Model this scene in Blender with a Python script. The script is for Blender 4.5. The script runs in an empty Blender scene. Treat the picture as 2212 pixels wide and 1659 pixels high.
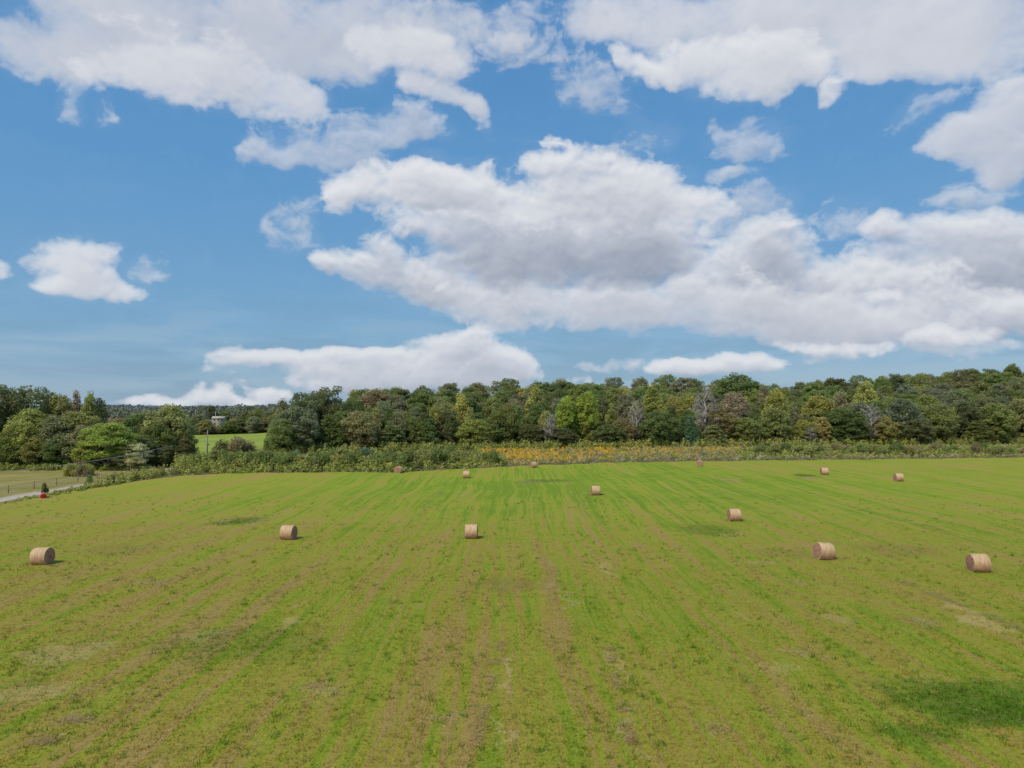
import bpy, math
import numpy as np
from mathutils import Vector, Matrix

R = math.radians
scene = bpy.context.scene
COL = scene.collection
rng = np.random.default_rng(7)

# ------------------------------------------------------------------ camera
F = 1536.0                      # focal length in pixels of a 2212 x 1659 frame
CAM_Z = 13.5
PITCH = math.atan((885 - 829.5) / F)
cam_d = bpy.data.cameras.new('camera')
cam_d.sensor_width = 36
cam_d.lens = 36 * F / 2212
cam_d.clip_end = 20000
cam_d.clip_start = 0.5
cam = bpy.data.objects.new('camera', cam_d)
COL.objects.link(cam)
cam.location = (0, 0, CAM_Z)
cam.rotation_euler = (R(90) + PITCH, 0, 0)
scene.camera = cam


def ray(X, Y):
    a, b = (X - 1106) / F, (829.5 - Y) / F
    c, s = math.cos(PITCH), math.sin(PITCH)
    return Vector((a, c - b * s, s + b * c))


def ground_pt(X, Y):
    """point of the flat plain seen in direction X, Y"""
    d = ray(X, Y)
    t = CAM_Z / -d.z
    return d.x * t, d.y * t


def at_depth(X, Y, y):
    d = ray(X, Y)
    t = y / d.y
    return d.x * t, y, CAM_Z + d.z * t


# ------------------------------------------------------------------ terrain
SKX = [-9999, 430, 580, 640, 800, 1100, 1500, 1690, 1900, 2080, 2212, 2500]
SKH = [0, 0, 1, 3.0, 4.5, 10, 13.5, 10, 17, 19, 25, 29]


def smooth(t):
    t = np.clip(t, 0, 1)
    return t * t * (3 - 2 * t)


def forest_front(x):
    return np.interp(x, [-90, -70, 0, 100, 210, 300], [214, 222, 250, 268, 290, 305])


def G(x, y):
    x = np.asarray(x, float)
    y = np.asarray(y, float)
    yy = np.maximum(y, 60)
    XD = 1106 + F * x / yy
    t = (y - forest_front(x) - 6) / 165
    h = smooth(t) * np.interp(XD, SKX, SKH)
    h = h * (1 - 0.6 * smooth((y - 480) / 500))
    r = np.hypot(x, y)
    far = smooth((r - 1500) / 1200) * (9 + 5 * np.sin(x * 0.0021 + 1) + 3 * np.sin(x * 0.006 + y * 0.002))
    return h + np.maximum(far, 0)


def HF(x, y):
    """hayfield surface: gentle swells, always a little above the plain"""
    x = np.asarray(x, float)
    y = np.asarray(y, float)
    return (0.05 + 0.14 * (1 + np.sin(x * 0.045 + 1.3 * np.sin(y * 0.03))) * (1 + np.sin(y * 0.05 + x * 0.015)) / 2
            + 0.018 * (1 + np.sin(x * 2.6 + 0.6 * np.sin(y * 0.11))) + 0.02 * (1 + np.sin(x * 0.9 + np.sin(y * 0.07) * 0.9)))


EDGE_X = [-72.5, -71, -70, -65.6, -50, -24, -11.6, -3, 22, 47.5, 87, 145, 260]
EDGE_Y = [118, 128, 136, 146, 151, 153, 162, 168, 179, 185, 192, 201, 206]


def edge(x):
    x = np.asarray(x, float)
    return np.interp(x, EDGE_X, EDGE_Y) + 0.8 * np.sin(x * 0.31) + 0.5 * np.sin(x * 0.83 + 1)


# ------------------------------------------------------------------ node helpers
def new_mat(name):
    m = bpy.data.materials.new(name)
    m.use_nodes = True
    m.node_tree.nodes.clear()
    return m


class NT:
    def __init__(self, tree):
        self.t = tree

    def n(self, kind, **kw):
        nd = self.t.nodes.new(kind)
        for k, v in kw.items():
            setattr(nd, k, v)
        return nd

    def put(self, sock, v):
        if v is None:
            return
        if isinstance(v, (int, float)):
            if sock.type in ('VECTOR',):
                sock.default_value = (v, v, v)
            elif sock.type == 'RGBA':
                sock.default_value = (v, v, v, 1)
            else:
                sock.default_value = v
        elif isinstance(v, (tuple, list)):
            v = tuple(v)
            if sock.type == 'RGBA' and len(v) == 3:
                v = v + (1,)
            sock.default_value = v
        else:
            self.t.links.new(v, sock)

    def math(self, op, a, b=None, c=None, clamp=False):
        nd = self.n('ShaderNodeMath', operation=op, use_clamp=clamp)
        self.put(nd.inputs[0], a)
        self.put(nd.inputs[1], b)
        self.put(nd.inputs[2], c)
        return nd.outputs[0]

    def vmath(self, op, a, b=None, out=0):
        nd = self.n('ShaderNodeVectorMath', operation=op)
        self.put(nd.inputs[0], a)
        if op == 'SCALE':
            self.put(nd.inputs['Scale'], b)
        else:
            self.put(nd.inputs[1], b)
        return nd.outputs[out]

    def mix(self, fac, a, b, mode='MIX'):
        nd = self.n('ShaderNodeMix', data_type='RGBA', blend_type=mode)
        self.put(nd.inputs[0], fac)
        self.put(nd.inputs[6], a)
        self.put(nd.inputs[7], b)
        return nd.outputs[2]

    def noise(self, vec, scale, detail=4, rough=0.55, dims='3D', dist=0.0, out='Fac'):
        nd = self.n('ShaderNodeTexNoise', noise_dimensions=dims)
        self.put(nd.inputs['Vector'], vec)
        nd.inputs['Scale'].default_value = scale
        nd.inputs['Detail'].default_value = detail
        nd.inputs['Roughness'].default_value = rough
        nd.inputs['Distortion'].default_value = dist
        return nd.outputs[out]

    def ramp(self, v, stops, interp='LINEAR'):
        nd = self.n('ShaderNodeValToRGB')
        cr = nd.color_ramp
        cr.interpolation = interp
        while len(cr.elements) < len(stops):
            cr.elements.new(0.5)
        for e, (p, c) in zip(cr.elements, stops):
            e.position = p
            e.color = tuple(c) + (1,) if len(c) == 3 else c
        self.put(nd.inputs[0], v)
        return nd.outputs[0]

    def step(self, v, a, b, smooth_=True):
        nd = self.n('ShaderNodeMapRange', interpolation_type='SMOOTHSTEP' if smooth_ else 'LINEAR', clamp=True)
        self.put(nd.inputs[0], v)
        nd.inputs[1].default_value = a
        nd.inputs[2].default_value = b
        nd.inputs[3].default_value = 0
        nd.inputs[4].default_value = 1
        return nd.outputs[0]

    def comb(self, x, y, z=0.0):
        nd = self.n('ShaderNodeCombineXYZ')
        self.put(nd.inputs[0], x)
        self.put(nd.inputs[1], y)
        self.put(nd.inputs[2], z)
        return nd.outputs[0]

    def sep(self, v):
        nd = self.n('ShaderNodeSeparateXYZ')
        self.put(nd.inputs[0], v)
        return nd.outputs

    def blob(self, vec, cx, cy, rx, ry, rot=0.0, quad=False):
        m = self.n('ShaderNodeMapping', vector_type='TEXTURE')
        m.inputs['Location'].default_value = (cx, cy, 0)
        m.inputs['Rotation'].default_value = (0, 0, rot)
        m.inputs['Scale'].default_value = (rx, ry, 1)
        self.put(m.inputs['Vector'], vec)
        g = self.n('ShaderNodeTexGradient', gradient_type='SPHERICAL')
        self.put(g.inputs[0], m.outputs[0])
        return g.outputs['Fac']


def surf(m, nt, color, rough=0.85, bump=None, bump_d=0.1, bump_s=0.5, transl=0.0, spec=0.2):
    bs = nt.n('ShaderNodeBsdfPrincipled')
    nt.put(bs.inputs['Base Color'], color)
    nt.put(bs.inputs['Roughness'], rough)
    bs.inputs['Specular IOR Level'].default_value = spec
    if bump is not None:
        b = nt.n('ShaderNodeBump')
        b.inputs['Strength'].default_value = bump_s
        b.inputs['Distance'].default_value = bump_d
        nt.put(b.inputs['Height'], bump)
        nt.put(bs.inputs['Normal'], b.outputs[0])
    o = nt.n('ShaderNodeOutputMaterial')
    if transl > 0:
        tr = nt.n('ShaderNodeBsdfTranslucent')
        nt.put(tr.inputs[0], color)
        mx = nt.n('ShaderNodeMixShader')
        mx.inputs[0].default_value = transl
        nt.put(mx.inputs[1], bs.outputs[0])
        nt.put(mx.inputs[2], tr.outputs[0])
        nt.put(o.inputs[0], mx.outputs[0])
    else:
        nt.put(o.inputs[0], bs.outputs[0])
    return m


# ------------------------------------------------------------------ sky
SUN_EL, SUN_AZ = R(50), R(-142)      # azimuth clockwise from +y: behind-left of the camera


def d2ae(X, Y):
    d = ray(X, Y).normalized()
    return math.atan2(d.x, d.y), math.asin(d.z)


# clouds, far to near: each bank is a set of lobes (X, Y, rx, ry, tilt deg, weight) plus how it is lit
# soft = width of its edge, top = opacity, base = brightness, lit = darkening below, rough = raggedness
BANKS = [
    dict(soft=.8, top=.60, base=.72, lit=.3, rough=1.6, lobes=[  # thin wisps
        (615, 310, 80, 45, 10, 1.0), (565, 320, 45, 28, -20, .8), (650, 335, 60, 30, 0, .8), (790, 290, 130, 52, 15, 1.0), (850, 285, 80, 38, 10, .9), (720, 345, 90, 26, 0, .8),
        (765, 350, 60, 26, 0, .7), (950, 345, 45, 20, 0, .8), (150, 195, 55, 30, 55, .9), (135, 235, 30, 30, 0, .8), (1300, 190, 85, 55, -30, .95), (1400, 300, 65, 42, 20, .95),
        (1600, 290, 95, 42, -10, .8), (1630, 315, 50, 25, 0, .8), (1600, 368, 50, 12, 0, .8), (1670, 450, 60, 55, -40, .9), (1615, 430, 50, 50, -50, .7), (1985, 228, 75, 38, 20, .95),
        (660, 500, 62, 42, 0, .95), (665, 445, 40, 30, 0, .6), (290, 600, 50, 36, 30, .75), (1560, 520, 60, 50, 0, .8), (1330, 795, 60, 14, 0, .7), (1090, 700, 60, 20, -5, 1.0),
        (80, 560, 40, 40, 0, .5), (220, 240, 40, 30, 0, .5), (1840, 470, 90, 36, 0, .6), (2110, 445, 90, 30, 0, .5), (930, 270, 60, 30, -20, .6), (1120, 95, 100, 40, 0, .7)]),
    dict(soft=.55, top=.9, base=.84, lit=.55, rough=.8, lobes=[  # low cumulus over the woods
        (770, 790, 240, 30, -3, 1.0), (840, 822, 170, 26, 0, .9), (560, 780, 95, 20, 5, .9), (700, 765, 60, 16, 0, .8), (790, 768, 70, 18, 0, .9), (1000, 765, 120, 45, 0, 1.0), (970, 742, 62, 26, 0, 1.0), (1100, 778, 64, 32, 0, .95), (880, 812, 290, 34, 0, 1.1), (1060, 800, 110, 34, 0, 1.0),
        (440, 862, 150, 20, 0, .9), (465, 845, 52, 20, 0, 1.0), (560, 864, 60, 16, 0, .8), (350, 866, 70, 12, 0, .7),
        (1550, 797, 115, 20, 0, 1.0), (1610, 783, 52, 20, 0, 1.0), (1555, 782, 30, 16, 0, .9), (1450, 793, 50, 16, 0, .9), (1500, 790, 40, 16, 0, .8)]),
    dict(soft=.68, top=.95, base=.85, lit=.75, rough=.85, lobes=[  # right-hand back bank
        (2000, 500, 110, 40, 0, .9), (1890, 490, 50, 26, 0, 1.0), (2130, 510, 120, 50, 0, 1.0), (2080, 560, 200, 80, 0, 1.1), (2210, 600, 110, 110, 0, 1.0), (2020, 620, 200, 70, 0, 1.0), (1830, 590, 110, 50, 0, .8)]),
    dict(soft=.68, top=.95, base=.85, lit=.75, rough=.85, lobes=[  # right-hand middle bank
        (1640, 560, 100, 75, 0, 1.0), (1655, 515, 60, 45, 0, .9), (1570, 600, 140, 60, 0, 1.0), (1690, 620, 130, 80, 0, 1.1), (1860, 620, 100, 55, 0, .8), (1900, 660, 220, 60, 0, 1.1), (2090, 690, 200, 50, 0, 1.0), (2190, 700, 100, 40, 0, .9)]),
    dict(soft=.68, top=.96, base=.74, lit=.35, rough=.8, lobes=[  # long lower bank
        (1000, 640, 190, 40, -3, 1.0), (1250, 660, 280, 50, 0, 1.1), (1480, 660, 230, 55, 0, 1.1), (1700, 690, 230, 60, -4, 1.2), (1850, 740, 170, 40, -4, 1.0), (1900, 700, 200, 40, 0, 1.0), (2080, 740, 130, 32, 0, 1.0)]),
    dict(soft=.58, top=.95, base=.86, lit=.5, rough=.85, lobes=[  # small lit heads in front of it
        (2080, 735, 110, 24, 0, .9), (1780, 745, 120, 22, -6, .8), (1620, 610, 70, 32, 0, .6), (1880, 640, 80, 22, 0, .6)]),
    dict(soft=.68, top=.95, base=.76, lit=.55, rough=.85, lobes=[  # central, lower left arm
        (745, 572, 75, 38, -15, 1.0), (690, 560, 30, 18, 0, .9), (820, 560, 60, 42, -20, .75), (900, 615, 120, 42, -12, 1.0), (1060, 610, 160, 60, 0, 1.0), (840, 525, 40, 28, -30, .7)]),
    dict(soft=.68, top=.97, base=.84, lit=.80, rough=.8, lobes=[  # central body with the grey base
        (1090, 500, 200, 75, -6, 1.1), (1300, 500, 210, 100, 0, 1.2), (1180, 570, 250, 60, 0, 1.1), (1400, 560, 110, 55, 0, 1.0), (1430, 500, 100, 50, 0, .8), (1000, 470, 110, 45, -10, .9)]),
    dict(soft=.55, top=.97, base=.90, lit=.52, rough=.9, lobes=[  # central lit crown, left
        (860, 405, 150, 48, 2, 1.0), (750, 392, 50, 36, 0, 1.0), (960, 400, 90, 50, 0, 1.0), (1060, 430, 150, 55, -8, 1.0), (730, 440, 34, 26, 0, .7)]),
    dict(soft=.55, top=.97, base=.89, lit=.50, rough=.95, lobes=[  # central lit crown, right
        (1190, 385, 110, 62, 0, 1.0), (1200, 335, 70, 30, 0, .8), (1330, 395, 120, 58, 0, 1.0), (1430, 420, 110, 60, -12, 1.0), (1530, 455, 70, 34, -18, 1.0), (1280, 450, 180, 50, 0, .9)]),
    dict(soft=.75, top=.90, base=.70, lit=.10, rough=.95, lobes=[  # upper left sheet
        (70, 120, 120, 45, 0, 1.0), (250, 150, 130, 40, -8, 1.0), (660, 130, 160, 45, -6, .9),
        (220, 40, 260, 70, 0, 1.0), (520, 40, 320, 95, 0, 1.2), (800, 65, 190, 85, -6, 1.2), (920, 110, 90, 46, -15, 1.0), (330, 125, 190, 55, -8, 1.0), (120, 110, 100, 45, 0, .8),
        (1080, 55, 130, 50, 0, .9), (260, 25, 150, 60, 0, .9), (30, 80, 50, 40, 0, .8)]),
    dict(soft=.72, top=.92, base=.78, lit=.16, rough=1.0, lobes=[  # its lower lobes, brighter rims
        (420, 155, 180, 62, -10, 1.0), (550, 180, 125, 60, -20, 1.0), (640, 215, 50, 34, -25, .95), (300, 150, 130, 50, 0, .8), (860, 110, 140, 48, -10, 1.0), (940, 120, 70, 36, -20, .9),
        (950, 200, 85, 26, -18, 1.0), (1030, 245, 46, 26, -40, 1.0), (890, 185, 40, 22, 0, .8)]),
    dict(soft=.65, top=.93, base=.77, lit=.10, rough=.7, lobes=[  # upper right sheet
        (1400, 30, 200, 60, 0, 1.0), (1650, 40, 260, 70, 0, 1.2), (1900, 50, 260, 85, 0, 1.3), (2150, 70, 200, 100, 0, 1.3), (1290, 70, 70, 40, 0, .7), (2000, 120, 180, 50, 0, 1.0), (1900, 110, 100, 45, 0, .8)]),
    dict(soft=.58, top=.96, base=.86, lit=.30, rough=.75, lobes=[  # big cloud before it
        (1580, 140, 150, 58, 0, 1.1), (1500, 120, 70, 50, 0, 1.0), (1690, 140, 110, 52, -10, 1.0), (1770, 150, 52, 30, -10, .9), (1580, 195, 110, 28, 0, .9), (1660, 205, 45, 28, 0, .8), (1360, 130, 42, 20, -30, .9), (1400, 165, 60, 30, -20, .9), (1820, 188, 46, 20, 30, .85)]),
    dict(soft=.6, top=.85, base=.76, lit=.25, rough=.9, lobes=[  # right edge
        (2100, 265, 110, 62, 10, 1.0), (2190, 230, 90, 70, 0, 1.0), (2160, 350, 80, 42, -20, .9), (2200, 390, 60, 36, 0, .9), (2050, 300, 60, 36, 0, .8), (2200, 310, 80, 60, 0, .9)]),
    dict(soft=.55, top=.93, base=.90, lit=.40, rough=.62, lobes=[  # small left cumulus
        (160, 578, 86, 64, 0, 1.15), (205, 618, 75, 32, -8, 1.0), (120, 622, 60, 24, 0, .8), (-5, 588, 34, 24, 0, 1.0)]),
]


def perlin(x, y, seed):
    """2D gradient noise, roughly -1..1, on arrays"""
    g = np.random.default_rng(seed)
    n = 256
    ang = g.uniform(0, 2 * np.pi, n * n).astype(np.float32)
    gxt, gyt = np.cos(ang), np.sin(ang)
    xi = np.floor(x).astype(np.int32)
    yi = np.floor(y).astype(np.int32)
    fx, fy = (x - xi).astype(np.float32), (y - yi).astype(np.float32)
    u = fx * fx * fx * (fx * (fx * 6 - 15) + 10)
    v = fy * fy * fy * (fy * (fy * 6 - 15) + 10)

    def c(dx, dy):
        k = ((yi + dy) % n) * n + (xi + dx) % n
        return gxt[k] * (fx - dx) + gyt[k] * (fy - dy)
    a = c(0, 0) * (1 - u) + c(1, 0) * u
    b = c(0, 1) * (1 - u) + c(1, 1) * u
    return (a * (1 - v) + b * v) * 1.5


def fbm(x, y, f, octv, seed, gain=0.5, billow=0.0):
    out, amp, tot = 0, 1.0, 0
    for o in range(octv):
        p = perlin(x * f + 17.3 * o, y * f + 9.1 * o, seed + o)
        if billow:
            p = p * (1 - billow) + (0.5 - 1.6 * np.abs(p)) * billow
        out = out + p * amp
        tot += amp
        f *= 2.03
        amp *= gain
    return out / tot


SKY_AZ, SKY_E0, SKY_E1 = R(64), R(-6), R(64)
SKY_RES = R(0.06)


def cloud_fields(res=SKY_RES):
    """opacity and brightness of the cloud banks over an azimuth / elevation window"""
    nx, ny = int(2 * SKY_AZ / res), int((SKY_E1 - SKY_E0) / res)
    az = np.linspace(-SKY_AZ, SKY_AZ, nx, dtype=np.float32)[None, :].repeat(ny, 0)
    el = np.linspace(SKY_E0, SKY_E1, ny, dtype=np.float32)[:, None].repeat(nx, 1)
    wx = fbm(az, el * 1.2, 5.0, 3, 11) * 0.030 + fbm(az, el * 1.2, 17.0, 4, 21) * 0.020
    wy = fbm(az, el * 1.2, 5.0, 3, 31) * 0.018 + fbm(az, el * 1.2, 17.0, 4, 41) * 0.014
    n1 = fbm(az, el * 1.3, 9.0, 8, 51, 0.56, 0.12)
    n2 = fbm(az, el * 1.25, 27.0, 6, 71, 0.58, 0.5)
    wisp = fbm(az * .8 + el * .5 + wx * 2.5, el * 1.6 - az * .3 + wy * 2, 13.0, 8, 91, 0.62)
    soft_n = fbm(az, el * 1.5, 12.0, 5, 131, .5, .3)

    def blur(a, n):
        for ax in (0, 1):
            for _ in range(2):
                c = np.cumsum(np.pad(a, [(n + 1, n) if ax == 0 else (0, 0), (n + 1, n) if ax == 1 else (0, 0)], mode='edge'), axis=ax, dtype=np.float64)
                a = ((c[2 * n + 1:] - c[:-2 * n - 1]) if ax == 0 else (c[:, 2 * n + 1:] - c[:, :-2 * n - 1])) / (2 * n + 1)
        return a.astype(np.float32)

    A = np.zeros_like(az)
    Bc = np.zeros_like(az)
    VE = np.zeros_like(az)
    for bi, bank in enumerate(BANKS):
        E = []
        for (X, Y, rx, ry, tilt, wt) in bank['lobes']:
            a, e = d2ae(X, Y)
            a0, _ = d2ae(X - rx, Y)
            a1, _ = d2ae(X + rx, Y)
            _, e0 = d2ae(X, Y + ry)
            _, e1 = d2ae(X, Y - ry)
            E.append((a, e, abs(a1 - a0) / 2, abs(e1 - e0) / 2, R(tilt), wt))
        m = 1.7
        i0 = max(0, int((min(q[1] - max(q[2], q[3]) * m for q in E) - .06 - SKY_E0) / res))
        i1 = min(ny, int((max(q[1] + max(q[2], q[3]) * m for q in E) + .06 - SKY_E0) / res))
        j0 = max(0, int((min(q[0] - q[2] * m for q in E) - .06 + SKY_AZ) / res))
        j1 = min(nx, int((max(q[0] + q[2] * m for q in E) + .06 + SKY_AZ) / res))
        sl = (slice(i0, i1), slice(j0, j1))
        f1, f2 = (1, -1)[bi % 2], (1, -1)[(bi // 2) % 2]
        N = lambda arr: arr[::f1, ::f2][sl]
        px, py = az[sl] + N(wx), el[sl] + N(wy)
        acc = np.zeros_like(px)
        for (a, e, ra, re, tl, wt) in E:
            c, s = math.cos(tl), math.sin(tl)
            dx, dy = px - a, py - e
            u, v = (dx * c + dy * s) / ra, (-dx * s + dy * c) / re
            acc += wt * np.clip(1.0 - (u * u + v * v) / 2.5, 0, 1) ** 2
        shp = 1 - np.exp(-1.25 * acc)
        rg = bank['rough']
        edgew = np.clip(1.25 - shp, 0.2, 1)
        dens = shp - 0.37 + (N(n1) * 0.78 + N(n2) * 0.50 + N(wisp) * 0.85) * rg * edgew
        dens = np.minimum(dens, shp * 3 - 0.05)
        D = np.clip(dens, 0, 1)
        step = max(1, int(round(R(0.42) / res)))
        T = np.zeros_like(D)
        tot = 0
        for k in range(1, 11):
            dy, dx = k * step, int(k * step * .35)
            w = math.exp(-k * 0.15)
            if dy < D.shape[0] and dx < D.shape[1]:
                if dx:
                    T[:-dy, dx:] += D[dy:, :-dx] * w
                else:
                    T[:-dy] += D[dy:] * w
            tot += w
        T /= tot
        k = R(0.05) / res
        near = np.zeros_like(D)
        o1 = max(1, int(9 * k))
        near[:-o1, 2:] = D[:-o1, 2:] - D[o1:, :-2]
        near = blur(near, 1)
        B = bank['base'] + .06 - bank['lit'] * T * 1.15 + near * 0.85 * min(1, bank['lit'] * 1.6) - 0.10 * D + N(soft_n) * 0.13
        al = np.clip(dens / bank['soft'] + 0.06, 0, 1)
        al = (al * (2 - al)) ** 1.15 * bank['top']
        Bc[sl] = Bc[sl] * (1 - al) + np.clip(B, 0, 1) * al
        A[sl] = A[sl] * (1 - al) + al
        VE[sl] = np.maximum(VE[sl], np.clip(shp * .8 + N(wisp) * .35 - .05, 0, 1) * .34)
    B = Bc / np.maximum(A, 1e-3)
    return np.clip(A, 0, 1), np.clip(B, 0, 1), VE


def make_world():
    w = bpy.data.worlds.new('World')
    scene.world = w
    w.use_nodes = True
    w.node_tree.nodes.clear()
    al, br_, ve = cloud_fields()
    ny, nx = al.shape
    img = bpy.data.images.new('cloud_field', nx, ny, alpha=False, float_buffer=True, is_data=True)
    px = np.ones((ny, nx, 4), np.float32)
    px[..., 0], px[..., 1], px[..., 2] = al, br_, ve
    img.pixels.foreach_set(px.ravel())
    img.update()
    img.pack()
    t = NT(w.node_tree)
    tc = t.n('ShaderNodeTexCoord')
    v = t.vmath('NORMALIZE', tc.outputs['Generated'])
    s = t.sep(v)
    az = t.math('ARCTAN2', s[0], s[1])
    el = t.math('ARCSINE', s[2])
    p = t.comb(az, el, 0)
    uv = t.comb(t.math('ADD', t.math('MULTIPLY', az, 0.5 / SKY_AZ), 0.5), t.math('MULTIPLY', t.math('SUBTRACT', el, SKY_E0), 1 / (SKY_E1 - SKY_E0)), 0)
    im = t.n('ShaderNodeTexImage', interpolation='Cubic', extension='MIRROR')
    im.image = img
    t.put(im.inputs[0], uv)
    ch = t.n('ShaderNodeSeparateColor')
    t.put(ch.inputs[0], im.outputs[0])
    ccol = t.ramp(ch.outputs[1], CCOL)
    sky = t.n('ShaderNodeTexSky', sky_type='NISHITA')
    sky.sun_disc = False
    sky.sun_elevation = SUN_EL
    sky.sun_rotation = SUN_AZ
    sky.air_density = 1.0
    sky.dust_density = 0.6
    sky.ozone_density = 1.5
    base = t.ramp(t.math('MULTIPLY', el, 1.0 / R(60)), SKYCOL)
    skyc = t.vmath('SCALE', sky.outputs[0], 0.1)
    blue = t.mix(0.78, skyc, base)
    st = t.noise(t.vmath('MULTIPLY', p, (1, 5.5, 1)), 5.5, 4, 0.55, '2D', 0.3)
    low = t.math('SUBTRACT', 1.0, t.step(el, 0.06, 0.19))
    blue = t.mix(t.math('MULTIPLY', t.math('MULTIPLY', t.step(st, 0.46, 0.66), low), 0.30), blue, (.40, .52, .61))
    blue = t.mix(t.math('MULTIPLY', t.math('MULTIPLY', t.step(st, 0.50, 0.34), low), 0.30), blue, (.17, .31, .43))
    blue = t.mix(ch.outputs[2], blue, (.44, .55, .70))
    col = t.mix(ch.outputs[0], blue, ccol)
    col = t.mix(t.step(el, -0.02, -0.06), col, (.10, .13, .06))
    bg = t.n('ShaderNodeBackground')
    t.put(bg.inputs[0], t.vmath('SCALE', col, 10.0))
    bg.inputs[1].default_value = 0.1
    o = t.n('ShaderNodeOutputWorld')
    t.put(o.inputs[0], bg.outputs[0])
    w.cycles.sampling_method = 'MANUAL'
    w.cycles.sample_map_resolution = 1024


CCOL = [(0.0, (.25, .30, .39)), (0.3, (.36, .40, .48)), (0.55, (.50, .535, .61)), (0.78, (.66, .68, .735)), (1.0, (.76, .775, .805))]
SKYCOL = [(0.0, (.26, .40, .56)), (0.05, (.205, .385, .58)), (0.13, (.150, .36, .60)), (0.3, (.105, .32, .62)), (0.5, (.082, .275, .59)), (1.0, (.05, .18, .46))]
make_world()
sun_d = bpy.data.lights.new('sun', 'SUN')
sun_d.energy = 2.8
sun_d.angle = R(14)
sun_d.color = (1.0, 0.90, 0.76)
sun = bpy.data.objects.new('sun', sun_d)
COL.objects.link(sun)
sd = Vector((math.sin(SUN_AZ) * math.cos(SUN_EL), math.cos(SUN_AZ) * math.cos(SUN_EL), math.sin(SUN_EL)))
sun.rotation_euler = (-sd).to_track_quat('-Z', 'Y').to_euler()
sun.location = sd * 200


# ------------------------------------------------------------------ object helpers
def tag(o, label=None, cat=None, group=None, kind=None):
    if label:
        o['label'] = label
    if cat:
        o['category'] = cat
    if group:
        o['group'] = group
    if kind:
        o['kind'] = kind
    return o


def empty(name, loc=(0, 0, 0), rz=0.0, s=(1, 1, 1)):
    o = bpy.data.objects.new(name, None)
    o.empty_display_size = 0.5
    COL.objects.link(o)
    o.location = loc
    o.rotation_euler = (0, 0, rz)
    o.scale = s
    return o


def link(name, me, parent=None, color=None):
    o = bpy.data.objects.new(name, me)
    COL.objects.link(o)
    if parent:
        o.parent = parent
    if color:
        o.color = tuple(color) + (1,)
    return o


def mesh_np(name, verts, faces_flat, sizes, mat, face_attr=None, smooth_=False, face_mats=None):
    me = bpy.data.meshes.new(name)
    verts = np.asarray(verts, np.float32)
    faces_flat = np.asarray(faces_flat, np.int32)
    sizes = np.asarray(sizes, np.int32)
    me.vertices.add(len(verts))
    me.vertices.foreach_set('co', verts.ravel())
    me.loops.add(len(faces_flat))
    me.loops.foreach_set('vertex_index', faces_flat)
    me.polygons.add(len(sizes))
    starts = np.concatenate([[0], np.cumsum(sizes)[:-1]]).astype(np.int32)
    me.polygons.foreach_set('loop_start', starts)
    me.polygons.foreach_set('loop_total', sizes)
    if smooth_:
        me.polygons.foreach_set('use_smooth', np.ones(len(sizes), bool))
    for m in (mat if isinstance(mat, (list, tuple)) else [mat]):
        me.materials.append(m)
    if face_mats is not None:
        me.polygons.foreach_set('material_index', np.asarray(face_mats, np.int32))
    if face_attr is not None:
        for k, vals in face_attr.items():
            a = me.attributes.new(k, 'FLOAT', 'FACE')
            a.data.foreach_set('value', np.asarray(vals, np.float32))
    me.update()
    me.validate()
    return me


def grid_mesh(name, xs, ys_fn, nv, zfn, mat):
    """xs: column positions; ys_fn(x)->(y0,y1)"""
    xs = np.asarray(xs, float)
    y0, y1 = ys_fn(xs)
    tt = np.asarray(nv, float)
    XX = np.repeat(xs[:, None], len(tt), 1)
    YY = y0[:, None] + (y1 - y0)[:, None] * tt[None, :]
    ZZ = zfn(XX, YY)
    v = np.stack([XX, YY, ZZ], -1).reshape(-1, 3)
    nx, ny = XX.shape
    i = np.arange(nx - 1)[:, None] * ny + np.arange(ny - 1)[None, :]
    f = np.stack([i, i + ny, i + ny + 1, i + 1], -1).reshape(-1)
    return mesh_np(name, v, f, np.full((nx - 1) * (ny - 1), 4), mat, smooth_=True)


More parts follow.
